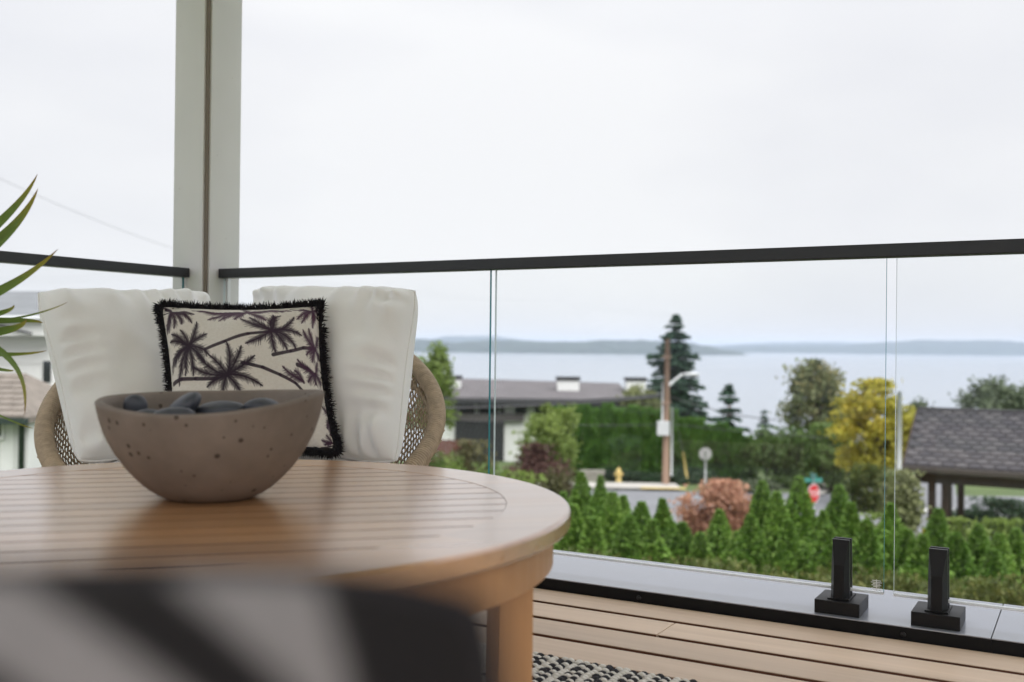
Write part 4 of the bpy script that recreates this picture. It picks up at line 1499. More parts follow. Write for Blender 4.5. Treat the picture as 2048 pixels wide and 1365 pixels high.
v, f = [], []
prows = 16
for k_ in range(NA):
    a_ = 2 * math.pi * k_ / NA
    Z = rz_arr[k_]
    ca, sa = math.cos(a_), math.sin(a_)
    rings = [(0.07, 0.0)]
    for i in range(prows):
        z_ = Z * 0.965 * (i / (prows - 1)) ** 1.1
        rings.append((orad(z_), z_))
    ro = orad(Z)
    rings += [(ro - .001, Z - .002), (ro - .005, Z + .001), (ro - .014, Z + .0005), (ro - .018, Z - .003)]
    for i in range(9):
        z_ = Z * .93 * (1 - i / 8) + .022 * (i / 8)
        rings.append((max(orad(z_) - .019, .02), z_))
    for r_, z_ in rings:
        v.append((r_ * ca * .95, r_ * sa * .95, z_))
q_ = len(rings)
for k_ in range(NA):
    k2 = (k_ + 1) % NA
    for j_ in range(q_ - 1):
        f.append((k_ * q_ + j_, k2 * q_ + j_, k2 * q_ + j_ + 1, k_ * q_ + j_ + 1))
f.append(tuple(k_ * q_ for k_ in range(NA - 1, -1, -1)))
f.append(tuple(k_ * q_ + q_ - 1 for k_ in range(NA)))
mesh('shell', v, f, MAT['bowl'], bowl, smooth=True)

pb = 'pebbles inside the bowl'
for j, (dx, dy, dz, sx, sy, sz, rx, rzz, lb) in enumerate((
        (-.148, .02, .146, .023, .020, .030, .2, .3, 'upright pale-edged slate pebble at the low end of the bowl'),
        (-.066, .03, .146, .045, .030, .022, .55, -.5, 'largest tilted blue-grey pebble in the bowl'),
        (-.055, -.05, .137, .036, .028, .016, .1, .2, 'flat pebble lying against the front rim of the bowl'),
        (.005, .04, .140, .046, .034, .020, .1, -.2, 'dark oval pebble in the middle of the bowl'),
        (.082, .05, .147, .036, .03, .018, -.2, .4, 'grey pebble under the raised lip of the bowl'),
        (-.105, -.035, .132, .03, .026, .016, 0, .9, None), (.05, -.04, .130, .034, .03, .017, 0, .1, None), (-.005, .10, .132, .036, .03, .018, 0, 1.2, None),
        (-.09, .10, .132, .036, .028, .018, .1, .6, None), (0, -.01, .108, .05, .05, .022, 0, 0, None), (-.07, .02, .110, .05, .045, .022, 0, .5, None), (.06, .03, .110, .05, .045, .022, 0, 1.1, None))):
    bm = bmesh.new()
    bmesh.ops.create_icosphere(bm, subdivisions=3, radius=1.0)
    rs = np.random.default_rng(40 + j)
    ph_ = rs.random(6) * 6
    for vv in bm.verts:
        c_ = vv.co
        k_ = 1 + .09 * math.sin(2.1 * c_.x + ph_[0]) + .08 * math.sin(2.6 * c_.y + ph_[1]) + .06 * math.sin(3 * c_.z + ph_[2])
        vv.co = Vector((c_.x * sx, c_.y * sy, c_.z * sz)) * k_
    me = bpy.data.meshes.new('pebble')
    bm.to_mesh(me)
    bm.free()
    o = fin('pebble', me, MAT['pebble'], None, True, label=lb or 'smooth dark slate pebble lying among the others in the concrete bowl', cat='pebble', group=pb)
    o.location = BC + R0 * dx + F2 * dy + Vector((0, 0, dz + .016))
    o.rotation_euler = (rx, -rx * .8, YAW + rzz)


# ------------------------------------------------------------------ wicker tub chair
CH = R0 * -0.791 + F2 * 3.084
CROT = YAW + 0.141
chair = empty('wicker_chair', (CH.x, CH.y, 0), CROT, label='round woven rope tub chair with high back in the deck corner', cat='chair')
A_, B_, ZC, SLP = 0.5675, 0.4265, 0.5877, 0.669


def sup(x_):
    return np.sign(x_) * np.abs(x_) ** (2 / 2.02)



def rim(ph_):
    return Vector((A_ * float(sup(math.cos(ph_))), B_ * float(sup(math.sin(ph_))), ZC + SLP * B_ * float(sup(math.sin(ph_)))))


def rim_uniform(n):
    ph_ = np.linspace(0, 2 * np.pi, 4001)
    P = np.c_[A_ * sup(np.cos(ph_)), B_ * sup(np.sin(ph_)), ZC + SLP * B_ * sup(np.sin(ph_))]
    L = np.r_[0, np.cumsum(np.linalg.norm(np.diff(P, axis=0), axis=1))]
    t = np.linspace(0, L[-1], n + 1)[:-1]
    return np.interp(t, L, ph_), L[-1]


phs, RL = rim_uniform(2600)
P = np.c_[A_ * sup(np.cos(phs)), B_ * sup(np.sin(phs)), ZC + SLP * B_ * sup(np.sin(phs))]
T = np.roll(P, -1, 0) - np.roll(P, 1, 0)
T /= np.linalg.norm(T, axis=1, keepdims=True)
NRM = np.array([0, -SLP, 1.0])
NRM /= np.linalg.norm(NRM)
Bn = np.cross(T, NRM)
s_ = np.arange(2600) / 2600 * RL
rad = 0.0212 + 0.0056 * np.abs(np.sin(np.pi * s_ / 0.0088)) ** 0.7
ns_ = 14
an = np.arange(ns_) * 2 * np.pi / ns_
V = P[:, None, :] + rad[:, None, None] * (np.cos(an)[None, :, None] * Bn[:, None, :] + np.sin(an)[None, :, None] * NRM[None, None, :])
idx = np.arange(2600 * ns_).reshape(2600, ns_)
Q = np.stack([idx, np.roll(idx, -1, 1), np.roll(np.roll(idx, -1, 0), -1, 1), np.roll(idx, -1, 0)], -1).reshape(-1, 4)
fastquads('rim', V.reshape(-1, 3), Q, MAT['wicker'], chair, smooth=True)


def shell_pt(ph_, v_):
    """woven wall: v_=0 under the rim, 1 at the base loop"""
    c_, sn_ = sup(np.cos(ph_)), sup(np.sin(ph_))
    zr = ZC + SLP * B_ * sn_ - 0.012
    k_ = 1 - v_ ** 2.1
    ax_, by_ = 0.38, 0.30
    x_ = ax_ * c_ + (A_ * 0.985 - ax_) * c_ * k_
    y_ = by_ * sn_ + (B_ * 0.985 - by_) * sn_ * k_
    z_ = zr + (0.20 - zr) * v_
    return np.stack([x_, y_, z_], -1)


def ribbons(name, nst, seg, sgn, twist, w, th, mat, lift):
    ph0 = np.arange(nst) * 2 * np.pi / nst
    v_ = np.linspace(0.0, 1.0, seg + 1)
    PH = ph0[:, None] + sgn * twist * v_[None, :]
    Pm = shell_pt(PH, np.broadcast_to(v_, PH.shape))
    du = shell_pt(PH + 1e-3, np.broadcast_to(v_, PH.shape)) - Pm
    dv = np.gradient(Pm, axis=1)
    nr = np.cross(du, dv)
    nr /= np.maximum(np.linalg.norm(nr, axis=2, keepdims=True), 1e-9)
    sd_ = np.cross(nr, dv)
    sd_ /= np.maximum(np.linalg.norm(sd_, axis=2, keepdims=True), 1e-9)
    par = np.where((np.arange(seg + 1)[None, :] + np.arange(nst)[:, None]) % 2 == 0, 1.0, -1.0)[..., None] * lift * sgn
    Cn = Pm + nr * par
    ring = np.stack([Cn + sd_ * w / 2, Cn + nr * th, Cn - sd_ * w / 2, Cn - nr * th], 2)
    id_ = np.arange(nst * (seg + 1) * 4).reshape(nst, seg + 1, 4)
    Q = np.stack([id_[:, :-1, :], np.roll(id_, -1, 2)[:, :-1, :], np.roll(id_, -1, 2)[:, 1:, :], id_[:, 1:, :]], -1).reshape(-1, 4)
    fastquads(name, ring.reshape(-1, 3), Q, mat, chair, kind='stuff')


ribbons('weave', 150, 34, 1, 0.62, 0.0088, 0.0022, MAT['wicker_dark'], 0.0016)
ribbons('weave', 150, 34, -1, 0.62, 0.0088, 0.0022, MAT['wicker_dark'], 0.0016)
# braid that ties the weave to the rim
bp, bn = rim_uniform(1300)
for j in range(3):
    Pm = shell_pt(bp, np.full(1300, 0.075 + .02 * (j == 2)))
    T = np.roll(Pm, -1, 0) - np.roll(Pm, 1, 0)
    T /= np.linalg.norm(T, axis=1, keepdims=True)
    b1 = np.cross(T, NRM)
    b1 /= np.linalg.norm(b1, axis=1, keepdims=True)
    b2 = np.cross(T, b1)
    w_ = np.arange(1300) * 2 * np.pi / 1300 * 70 + j * 2.09
    Pm = Pm + (b1 * np.cos(w_)[:, None] + b2 * np.sin(w_)[:, None]) * 0.007
    ns2 = 6
    an = np.arange(ns2) * 2 * np.pi / ns2
    V = Pm[:, None, :] + 0.0045 * (np.cos(an)[None, :, None] * b1[:, None, :] + np.sin(an)[None, :, None] * b2[:, None, :])
    idx = np.arange(1300 * ns2).reshape(1300, ns2)
    Q = np.stack([idx, np.roll(idx, -1, 1), np.roll(np.roll(idx, -1, 0), -1, 1), np.roll(idx, -1, 0)], -1).reshape(-1, 4)
    fastquads('braid', V.reshape(-1, 3), Q, MAT['wicker'], chair, smooth=True)
# binding loops between rim and braid
for k_ in range(72):
    a_ = phs[int(k_ * 2600 / 72)]
    c_ = rim(a_)
    inn = Vector(shell_pt(np.array(a_), np.array(0.085)))
    t_ = (rim(a_ + .01) - rim(a_ - .01)).normalized()
    n_ = Vector(NRM)
    o_ = t_.cross(n_).normalized()
    pts = []
    for q in range(9):
        an_ = -2.6 + 2.2 * q / 8
        pts.append(c_ + (o_ * -math.cos(an_ + 3.14) * 1 + n_ * math.sin(an_)) * 0.029 + t_ * (0.012 * q / 8))
    pts.append(inn)
    MB().tube(pts, 0.0024, 5).build('binding', MAT['wicker'], chair, True)
# base
bb = MB()
for k_ in range(48):
    pass
loop = [(0.375 * math.cos(i * math.pi / 24), 0.295 * math.sin(i * math.pi / 24), 0.20) for i in range(49)]
MB().tube(loop, 0.016, 8, cap=False).build('base_hoop', MAT['chair_leg'], chair, True)
v = [(0.375 * math.cos(i * math.pi / 24), 0.295 * math.sin(i * math.pi / 24), 0.205) for i in range(48)] + [(0.375 * math.cos(i * math.pi / 24), 0.295 * math.sin(i * math.pi / 24), 0.225) for i in range(48)]
mesh('seat_pan', v, [tuple(range(47, -1, -1)), tuple(range(48, 96))] + [(i, (i + 1) % 48, (i + 1) % 48 + 48, i + 48) for i in range(48)], MAT['wicker_dark'], chair)
for sx in (-1, 1):
    for sy in (-1, 1):
        MB().tube([(sx * .27, sy * .24, 0.20), (sx * .31, sy * .28, 0.0)], [0.02, 0.014], 10).build('leg', MAT['chair_leg'], chair, True)

# seat cushion
sc_ = empty('seat_cushion', (CH.x, CH.y, 0.226), CROT, label='round white seat cushion in the wicker chair', cat='cushion')
v, f = [], []
prof = [(0.0, 0.0), (.60, 0.0), (.93, .02), (.99, .06), (1.0, .11), (.99, .16), (.95, .205), (.86, .232), (.6, .244), (.3, .247), (0.0, .248)]
NA2 = 72
for r_, z_ in prof[1:-1]:
    for k_ in range(NA2):
        a_ = 2 * math.pi * k_ / NA2
        zz = z_ + (.004 * math.sin(5 * a_) * r_ if z_ > .2 else 0)
        shr = 1.0 if z_ > .1 else .85
        v.append((0.445 * r_ * shr * math.cos(a_), 0.372 * r_ * shr * math.sin(a_) - .01, zz))
nr_ = len(prof) - 2
for i in range(nr_ - 1):
    for k_ in range(NA2):
        f.append((i * NA2 + k_, i * NA2 + (k_ + 1) % NA2, (i + 1) * NA2 + (k_ + 1) % NA2, (i + 1) * NA2 + k_))
v += [(0, 0, 0), (0, 0, .248)]
for k_ in range(NA2):
    f.append((len(v) - 2, (k_ + 1) % NA2, k_))
    f.append((len(v) - 1, (nr_ - 1) * NA2 + k_, (nr_ - 1) * NA2 + (k_ + 1) % NA2))
mesh('cover', v, f, MAT['white_fabric'], sc_, smooth=True)
MB().tube([(0.446 * math.cos(i * math.pi / 36), 0.373 * math.sin(i * math.pi / 36) - .01, .165) for i in range(73)], .0045, 6, cap=False).build('piping', MAT['white_fabric'], sc_, True)


def smooth_noise(r_, n, m_, k_):
    g = r_.normal(size=(k_, k_))
    xi, yi = np.linspace(0, k_ - 1.001, n), np.linspace(0, k_ - 1.001, m_)
    x0, y0 = xi.astype(int), yi.astype(int)
    fx_, fy_ = xi - x0, yi - y0
    fx_, fy_ = fx_ * fx_ * (3 - 2 * fx_), fy_ * fy_ * (3 - 2 * fy_)
    a_ = g[np.ix_(y0, x0)] * (1 - fx_) + g[np.ix_(y0, x0 + 1)] * fx_
    b_ = g[np.ix_(y0 + 1, x0)] * (1 - fx_) + g[np.ix_(y0 + 1, x0 + 1)] * fx_
    return a_ * (1 - fy_)[:, None] + b_ * fy_[:, None]


def pillow(corners, T_, n, m_, seed, pinch=0.035, pucker=0.004, pw=0.42, wr=0.006, rnd=0.0, ex_=3.2):
    """front and back sheets; corners = TL, TR, BR, BL"""
    r_ = np.random.default_rng(seed)
    TL, TR_, BR, BL = [np.array(c_) for c_ in corners]
    u, w_ = np.meshgrid(np.linspace(0, 1, n), np.linspace(0, 1, m_))
    # squeeze the sampling to the seams
    s, t = 2 * u - 1, 2 * w_ - 1
    s, t = np.sin(s * np.pi / 2) * .5 + s * .5, np.sin(t * np.pi / 2) * .5 + t * .5
    S2 = s * (1 - pinch * (1 - t ** 2) * np.abs(s)) 
    T2 = t * (1 - pinch * (1 - s ** 2) * np.abs(t))
    S2, T2 = S2 * np.sqrt(1 - rnd * T2 ** 6), T2 * np.sqrt(1 - rnd * S2 ** 6)
    U, Wv = (S2 + 1) / 2, (T2 + 1) / 2
    base = (TL * (1 - U)[..., None] + TR_ * U[..., None]) * (1 - Wv)[..., None] + (BL * (1 - U)[..., None] + BR * U[..., None]) * Wv[..., None]
    nrm = np.cross(TR_ - BL, TL - BR)
    nrm /= np.linalg.norm(nrm)
    if nrm @ np.array(F2) > 0:
        nrm = -nrm
    hgt = T_ / 2 * ((1 - np.abs(s) ** ex_) * (1 - np.abs(t) ** ex_)) ** pw
    es, et = np.abs(s) ** 6, np.abs(t) ** 6
    ph_ = r_.random(4) * 6
    pk = es * (1 - es) * 4 * np.sin(t * 24 + 3 * np.sin(t * 5 + ph_[0]) + ph_[1]) + et * (1 - et) * 4 * np.sin(s * 22 + 3 * np.sin(s * 4 + ph_[2]) + ph_[3])
    wob = smooth_noise(r_, n, m_, 5) * wr + smooth_noise(r_, n, m_, 9) * wr * .4
    env = (1 - np.abs(s) ** 8) * (1 - np.abs(t) ** 8)
    hf = hgt + pucker * pk * env ** .3 * (hgt > 0) + wob * env
    hb = hgt - wob * env * .5
    hf[0, :] = hf[-1, :] = 0
    hf[:, 0] = hf[:, -1] = 0
    hb[0, :] = hb[-1, :] = 0
    hb[:, 0] = hb[:, -1] = 0
    Vf = base + nrm * hf[..., None]
    Vb = base - nrm * hb[..., None]
    id_ = np.arange(n * m_).reshape(m_, n)
    Qf = np.stack([id_[:-1, :-1], id_[1:, :-1], id_[1:, 1:], id_[:-1, 1:]], -1).reshape(-1, 4)
    Qb = Qf[:, ::-1] + n * m_
    V = np.concatenate([Vf.reshape(-1, 3), Vb.reshape(-1, 3)])
    edge = np.concatenate([base[0, :], base[1:, -1], base[-1, -2::-1], base[-2:0:-1, 0]])
    return V, np.concatenate([Qf, Qb]), edge, nrm, u, w_, Vf


def back_cushion(corners, label, seed, T_=0.21):
    c0_ = sum((Vector(c_) for c_ in corners), Vector()) / 4
    root = empty('back_cushion', c0_, label=label, cat='cushion')
    loc_ = [(Vector(c_) - c0_) * 1.03 for c_ in corners]
    V, Q, edge, nrm, *_ = pillow(loc_, T_, 130, 130, seed, 0.05, 0.012, 0.36, 0.014, rnd=0.10, ex_=3.0)
    fastquads('cover', V, Q, MAT['white_fabric'], root, smooth=True)
    st = max(1, len(edge) // 150)
    pts = [tuple(e_) for e_ in edge[::st]]
    MB().tube(pts + [pts[0]], 0.0035, 6, cap=False).build('piping', MAT['white_fabric'], root, True)
    return root


back_cushion([at(72, 584, 2.98), at(412, 586, 3.34), at(436, 905, 3.12), at(158, 925, 2.78)], 'white square back cushion leaning in the chair beside the plant', 3)
back_cushion([at(518, 576, 3.34), at(834, 580, 3.06), at(792, 926, 2.80), at(500, 905, 3.12)], 'white square back cushion leaning in the chair beside the glass joint', 9)

# ------------------------------------------------------------------ palm print pillow
PN, PM = 360, 330
pc = [at(321, 613, 2.99), at(641, 612, 2.99), at(672, 902, 2.79), at(342, 908, 2.79)]
pc0 = sum(pc, Vector()) / 4
V, Q, edge, nrm, uu, vv, Vf = pillow([p - pc0 for p in pc], 0.13, PN, PM, 17, 0.075, 0.003, 0.5, 0.006, ex_=2.6)

# the print is drawn in the coordinates of a flat panel 1370 x 1220 units
CV = np.ones((PM, PN))
PUR = np.zeros((PM, PN))
gx = np.broadcast_to(125 + (uu * 2 - 1 + 1) / 2 * 1380, uu.shape)
gy = 110 + vv * 1230
pr = np.random.default_rng(77)


def stroke(p, q, w0, w1, dark, purple=0.0):
    p, q = np.array(p, float), np.array(q, float)
    pad = max(w0, w1) + 6
    x0, x1 = min(p[0], q[0]) - pad, max(p[0], q[0]) + pad
    y0, y1 = min(p[1], q[1]) - pad, max(p[1], q[1]) + pad
    i0, i1 = int((x0 - 125) / 1380 * (PN - 1)), int((x1 - 125) / 1380 * (PN - 1)) + 2
    j0, j1 = int((y0 - 110) / 1230 * (PM - 1)), int((y1 - 110) / 1230 * (PM - 1)) + 2
    i0, j0 = max(i0, 0), max(j0, 0)
    i1, j1 = min(i1, PN), min(j1, PM)
    if i0 >= i1 or j0 >= j1:
        return
    X, Y = gx[j0:j1, i0:i1], gy[j0:j1, i0:i1]
    dq = q - p
    L2 = max(dq @ dq, 1e-6)
    tt = np.clip(((X - p[0]) * dq[0] + (Y - p[1]) * dq[1]) / L2, 0, 1)
    dd = np.hypot(X - p[0] - tt * dq[0], Y - p[1] - tt * dq[1])
    wd = w0 + (w1 - w0) * tt
    cov = np.clip((wd - dd) / 3.5 + .5, 0, 1) * dark
    CV[j0:j1, i0:i1] *= (1 - cov)
    PUR[j0:j1, i0:i1] = np.maximum(PUR[j0:j1, i0:i1], np.where(cov > .2, purple, 0))


def frond(c_, tip, bend=0.25, wid=46, purple=0.3, dark=0.85):
    c_, tip = np.array(c_, float), np.array(tip, float)
    d_ = tip - c_
    L = np.linalg.norm(d_)
    nn = np.array([-d_[1], d_[0]]) / L
    ctl = (c_ + tip) / 2 + nn * bend * L
    prev = c_
    K = max(10, int(L / 8))
    for i in range(1, K + 1):
        t = i / K
        p = (1 - t) ** 2 * c_ + 2 * t * (1 - t) * ctl + t * t * tip
        tg = p - prev
        tg = tg / max(np.linalg.norm(tg), 1e-6)
        stroke(prev, p, 5.5, 3.5, 0.9, purple)
        bw = wid * .42 * math.sin(math.pi * min(1, t * .92 + .06)) ** .7
        stroke(prev, p, bw, bw, 0.16, purple)
        ln = wid * (math.sin(math.pi * min(1, t * .9 + .12)) ** .6) * (0.7 + .5 * pr.random())
        for sg in (-1, 1):
            if pr.random() < .9:
                nv_ = np.array([-tg[1], tg[0]]) * sg
                dr = tg * (0.75 + .3 * pr.random()) + nv_ * (0.65 + .35 * pr.random()) + np.array([0, .18])
                stroke(p, p + dr * ln * .75, 5.0, 1.6, dark * (0.45 + .55 * pr.random()), purple)
        prev = p


def trunkline(pts, w, purple=0.1):
    for a_, b_ in zip(pts, pts[1:]):
        stroke(a_, b_, w, w * .9, 0.95, purple)
    for a_, b_ in zip(pts, pts[1:]):
        for q in range(5):
            t = pr.random()
            p = np.array(a_) * (1 - t) + np.array(b_) * t
            stroke(p + (0, -w), p + (4, w), 1.6, 1.6, 0.4, .5)


trunkline([(1030, 450), (880, 490), (720, 550), (570, 592)], 13)
trunkline([(830, 708), (960, 730), (1080, 775), (1200, 825), (1290, 900)], 12)
trunkline([(195, 795), (330, 780), (470, 785), (640, 800)], 13)
trunkline([(1040, 640), (1180, 605), (1300, 575), (1440, 568)], 14)
trunkline([(130, 246), (210, 240), (280, 232)], 8)
trunkline([(1230, 700), (1330, 715), (1400, 750)], 14)
trunkline([(480, 190), (640, 215), (800, 240)], 7, .5)
trunkline([(1180, 180), (1290, 190), (1400, 215)], 7, .5)
PALMS = [
    ((420, 560), [((510, 340), .15), ((592, 468), -.15), ((352, 420), .2), ((240, 455), .18), ((198, 512), .2), ((190, 730), .28), ((245, 690), .2), ((290, 820), .12), ((375, 760), .05), ((450, 765), -.18), ((560, 690), -.22), ((600, 640), -.3)], .12),
    ((1040, 440), [((1105, 275), -.45), ((1050, 270), .15), ((1215, 290), .3), ((1290, 482), -.25), ((1230, 592), -.25), ((1150, 600), -.12), ((1060, 622), .12), ((860, 570), -.08), ((832, 342), -.12), ((890, 312), -.1)], .22),
    ((720, 780), [((735, 560), .2), ((830, 590), .15), ((912, 655), .12), ((945, 852), -.18), ((800, 895), -.1), ((565, 850), .12), ((455, 705), -.15), ((490, 600), -.2), ((600, 640), .1), ((680, 900), .1)], .1),
    ((285, 232), [((165, 445), .1), ((205, 440), .08), ((285, 412), -.2), ((375, 365), -.4), ((468, 352), -.4), ((495, 250), -.12), ((150, 140), .15), ((190, 180), .3)], .35),
    ((868, 236), [((600, 326), .12), ((680, 348), .1), ((795, 352), .1), ((520, 205), -.1), ((1000, 345), -.12), ((1190, 215), -.15), ((1000, 200), -.15), ((840, 150), .2)], .75),
    ((1398, 212), [((1240, 318), .1), ((1290, 370), .1), ((1420, 412), -.1), ((1485, 140), .3), ((1250, 185), -.12), ((1440, 330), -.15), ((1490, 260), -.3), ((1380, 130), .2)], .8),
    ((1440, 570), [((1305, 432), -.2), ((1370, 420), -.1), ((1330, 625), .15), ((1395, 670), .1), ((1480, 470), .2), ((1490, 640), -.2)], .7),
    ((1420, 745), [((1235, 665), -.15), ((1320, 805), .15), ((1410, 812), .05), ((1480, 800), -.1), ((1460, 660), .1)], .6),
    ((1270, 805), [((1105, 720), -.15), ((1200, 740), .15)], .5),
    ((1560, 1010), [((1440, 950), -.1), ((1455, 1120), .15), ((1480, 1180), .1)], .6),
    ((1480, 1250), [((1370, 1290), .1), ((1350, 1240), -.1), ((1420, 1180), .1)], .5),
    ((430, 1090), [((300, 980), -.2), ((250, 1130), .2), ((520, 960), .2), ((600, 1120), -.2), ((430, 1240), .1)], .2),
    ((950, 1150), [((800, 1040), -.2), ((780, 1200), .2), ((1050, 1020), .2), ((1130, 1180), -.2), ((960, 1300), .1)], .2),
]
trunkline([(1330, 1330), (1430, 1300), (1540, 1260)], 9)
for c_, fr_, pu in PALMS:
    for tip, bd in fr_:
        frond(c_, tip, bd, 56, pu)
    stroke(np.array(c_) - 4, np.array(c_) + 4, 12, 12, .9, pu)
CVs = np.clip(CV, 0, 1)[..., None]
cream = np.array([0.70, 0.665, 0.61])
inkd = np.array([0.022, 0.016, 0.026])
inkp = np.array([0.085, 0.035, 0.075])
ink = inkd + (inkp - inkd) * PUR[..., None]
colf = ink + (cream - ink) * CVs
colb = np.broadcast_to(cream, colf.shape)
pil = empty('palm_pillow', pc0, label='cream scatter pillow with dark purple palm tree print and black fringe', cat='pillow')
fastquads('cover', V, Q, MAT['print'], pil, smooth=True, col=np.concatenate([colf.reshape(-1, 3), colb.reshape(-1, 3)]))
# fringe
fr = np.random.default_rng(5)
nf = 9000
ei = fr.integers(0, len(edge), nf)
e0 = edge[ei] + fr.normal(0, .0015, (nf, 3))
cen = edge.mean(0)
od = e0 - cen
ex1, ey1 = np.array(R0), np.array(UP)
pu_, pv_ = od @ ex1, od @ ey1
half = np.abs(edge - cen) 
wx, wy = np.abs((edge - cen) @ ex1).max(), np.abs((edge - cen) @ ey1).max()
onx = np.abs(pu_) / wx > np.abs(pv_) / wy
dirs = np.where(onx[:, None], np.sign(pu_)[:, None] * ex1, np.sign(pv_)[:, None] * ey1) * 1.0 + fr.normal(0, .6, (nf, 3))
dirs[:, 2] -= 0.1
dirs /= np.linalg.norm(dirs, axis=1, keepdims=True)
ln = 0.029 * (0.6 + .6 * fr.random(nf))
Vq, Qq = quads(e0 + dirs * (ln / 2 - .004)[:, None], dirs, ln, 0.0032, fr)
fastquads('fringe', Vq, Qq, MAT['fringe'], pil, kind='stuff')
st = len(edge) // 200
pts = [tuple(e_) for e_ in edge[::st]]
MB().tube(pts + [pts[0]], 0.007, 6, cap=False).build('fringe_band', MAT['fringe'], pil, True)

# ------------------------------------------------------------------ blurred pillow on the seat close to the camera
fgc = [at(-2000, 1205, .25), at(1070, 1120, .24), at(640, 4300, .22), at(-2100, 4300, .225)]
f0 = sum(fgc, Vector()) / 4
V, Q, edge, nrm, uu, vv, Vf = pillow([p - f0 for p in fgc], 0.06, 160, 110, 31, 0.0, 0.0, 0.45, 0.003, rnd=0.12, ex_=2.8)
pxx = -1850 + uu * 3040 - vv * 300
pyy = 1170 + vv * 3130
yc = np.clip(pyy, 1100, 1700) - 1180


def edge_(x0, sl_, e_=30):
    return np.clip((pxx - x0 - sl_ * yc) / e_ + .5, 0, 1)


lm = np.zeros_like(pxx)
for (xa_, sa_, xb_, sb_) in ((-120, .86, 130, .84), (385, .72, 705, .1), (-620, .9, -380, .9), (-1150, .9, -900, .9), (-1700, .9, -1420, .9)):
    lm += edge_(xa_, sa_) * (1 - edge_(xb_, sb_))
lm = np.clip(lm, 0, 1)[..., None]
cf = np.array([.008, .007, .008]) * (1 - lm) + np.array([.20, .19, .195]) * lm
fgp = empty('banded_pillow', f0, label='black and pale grey banded pillow in the blurred foreground before the table', cat='pillow')
fastquads('cover', V, Q, MAT['fgprint'], fgp, smooth=True, col=np.concatenate([cf.reshape(-1, 3)] * 2))
pts = [tuple(e_) for e_ in edge[::4]]
MB().tube(pts + [pts[0]], 0.003, 6, cap=False).build('piping', MAT['fringe'], fgp, True)
zb = min(p.z for p in fgc)
bc_ = R0 * (-0.22) + F2 * 0.60
bench = empty('bench', (bc_.x, bc_.y, 0), YAW, label='low timber bench carrying the blurred banded pillow', cat='bench')
for i in range(5):
    MB().box(-.5, .5, -.24 + i * .1, -.15 + i * .1, zb - .025, zb - .001).build('seat_slat', MAT['teak_frame'], bench, bevel=.003)
for sx in (-1, 1):
    for sy in (-.22, .22):
        MB().box(sx * .46 - .025, sx * .46 + .025, sy - .025, sy + .025, 0.012, zb - .026).build('leg', MAT['teak_frame'], bench, bevel=.002)

# ------------------------------------------------------------------ dracaena at the left edge
pp = R0 * ((-330 - W / 2) / F * 2.35) + F2 * 2.35
plant = empty('potted_plant', (pp.x, pp.y, 0.0015), label='spiky green dracaena with arching leaves reaching in beside the chair', cat='plant')
MB().lathe([(0.11, 0.0), (0.13, 0.02), (0.16, 0.32), (0.165, 0.34), (0.15, 0.34), (0.145, 0.30), (0.01, 0.30)], 32).build('pot', MAT['terracotta'], plant, True)
MB().lathe([(0.005, 0.28), (0.143, 0.28), (0.143, 0.305), (0.01, 0.315)], 24).build('soil', MAT['soil'], plant)
MB().tube([(0, 0, .29), (.01, 0, .55), (0, .01, .82)], [.022, .02, .016], 10).build('stem', MAT['bark'], plant, True)
head = Vector((0, 0, .80))
pl0 = Vector((pp.x, pp.y, 0))


def blade(tip_px, via_px, d_tip, d_via, w_, z_in=0.0, base=None):
    tip = at(tip_px[0], tip_px[1], d_tip) - pl0
    via = at(via_px[0], via_px[1], d_via) - pl0
    b0 = base if base is not None else head + Vector((0, 0, z_in))
    # quadratic through via at t=.6
    t = .62
    ctl = (via - b0 * (1 - t) ** 2 - tip * t * t) / (2 * t * (1 - t))
    V_, Q_, var_ = [], [], []
    K = 22
    for i in range(K + 1):
        t = i / K
        p = b0 * (1 - t) ** 2 + ctl * (2 * t * (1 - t)) + tip * t * t
        tg = (ctl - b0) * (1 - t) + (tip - ctl) * t
        tg.normalize()
        sd_ = tg.cross(Vector((0, 0, 1)).cross(tg) + FW * -.8)
        sd_ = UP.cross(tg) * .35 + FW.cross(tg) * 1.0
        sd_.normalize()
        nn_ = sd_.cross(tg).normalized()
        ww = w_ * (0.55 + .9 * t) * (1 - t) ** .55 if t > .35 else w_ * (0.45 + .95 * t) * .9
        ww = w_ * min(1, .5 + 1.6 * t) * min(1, (1 - t) * 2.6) ** .8 + .0006
        V_ += [p + sd_ * ww / 2 + nn_ * ww * .18, p, p - sd_ * ww / 2 + nn_ * ww * .18]
        var_ += [t, t * .9, t]
    for i in range(K):
        for j in (0, 1):
            Q_.append((i * 3 + j, i * 3 + j + 1, (i + 1) * 3 + j + 1, (i + 1) * 3 + j))
    fastquads('leaf', np.array([tuple(q) for q in V_]), np.array(Q_), MAT['blade'], plant, smooth=True, var=np.array(var_))


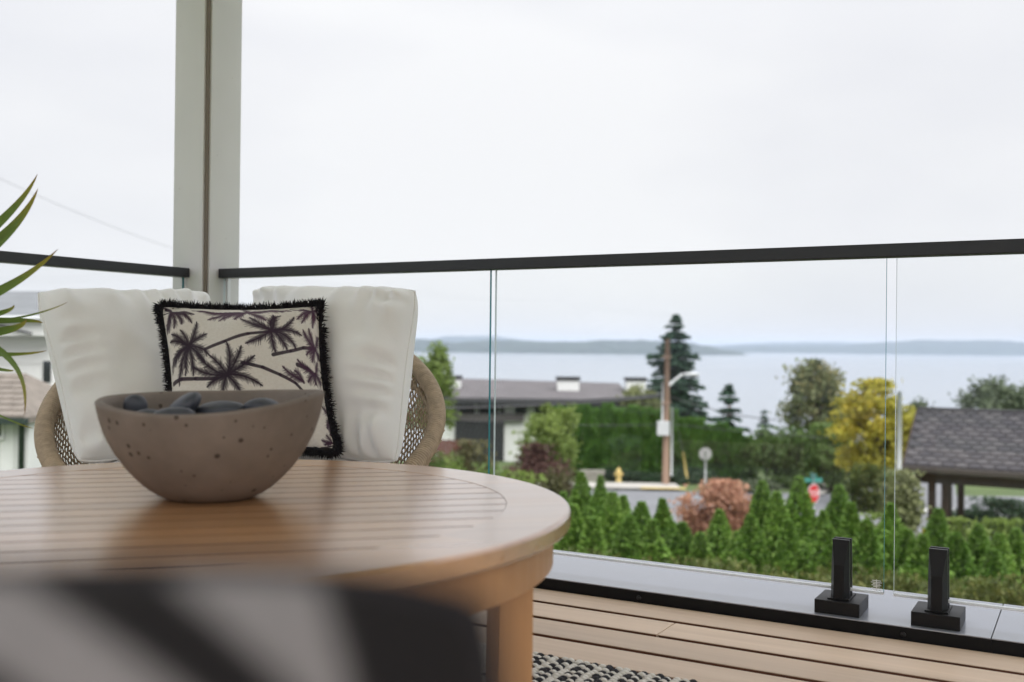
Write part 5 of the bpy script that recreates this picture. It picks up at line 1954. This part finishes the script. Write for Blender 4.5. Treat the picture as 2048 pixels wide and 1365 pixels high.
blade((75, 350), (-10, 455), 2.3, 2.32, .020)
blade((76, 379), (-10, 490), 2.25, 2.3, .026)
blade((43, 436), (-20, 495), 2.3, 2.3, .007)
blade((116, 500), (-15, 590), 2.2, 2.28, .022)
blade((28, 611), (-20, 632), 2.2, 2.28, .014)
blade((54, 640), (-10, 665), 2.2, 2.28, .022)
blade((135, 606), (20, 640), 2.3, 2.3, .005)
blade((94, 703), (-20, 709), 2.3, 2.33, .012)
blade((86, 648), (15, 642), 2.35, 2.35, .013)
blade((49, 832), (6, 705), 2.15, 2.22, .018)
blade((26, 741), (-20, 736), 2.25, 2.3, .010)
blade((66, 858), (-10, 828), 2.3, 2.3, .005)
for i in range(16):
    a_ = i * 2.4
    el = .15 + .8 * ((i * 5) % 7) / 7
    L = .42
    # leaves on the far sides of the head, out of the frame
    dirn = Vector((-abs(math.cos(a_)) * .8, math.sin(a_), 0)).normalized() * math.cos(el) + Vector((0, 0, math.sin(el)))
    tip = head + dirn * L + Vector((0, 0, -.1))
    V_, Q_, var_ = [], [], []
    ctl = head + dirn * L * .55 + Vector((0, 0, .08))
    for k_ in range(13):
        t = k_ / 12
        p = head * (1 - t) ** 2 + ctl * 2 * t * (1 - t) + tip * t * t
        sd_ = dirn.cross(Vector((0, 0, 1))).normalized()
        ww = .022 * min(1, .5 + 1.6 * t) * min(1, (1 - t) * 2.6) ** .8 + .0006
        V_ += [p + sd_ * ww / 2, p - Vector((0, 0, ww * .2)), p - sd_ * ww / 2]
        var_ += [t, t * .9, t]
    for k_ in range(12):
        for j in (0, 1):
            Q_.append((k_ * 3 + j, k_ * 3 + j + 1, (k_ + 1) * 3 + j + 1, (k_ + 1) * 3 + j))
    fastquads('leaf', np.array([tuple(q) for q in V_]), np.array(Q_), MAT['blade'], plant, smooth=True, var=np.array(var_))

# ------------------------------------------------------------------ haze over the lake
hn = NT('lake_haze')
hn.n.remove(hn.b)
vol = hn.new('ShaderNodeVolumePrincipled')
vol.inputs['Color'].default_value = (0.71, 0.82, 1.0, 1)
vol.inputs['Density'].default_value = 0.000088
hn.l.new(vol.outputs[0], hn.out.inputs['Volume'])
MB().box(-14000, 14000, -14000, 14000, -37.5, 80).build('haze', hn.m, None, kind='stuff')
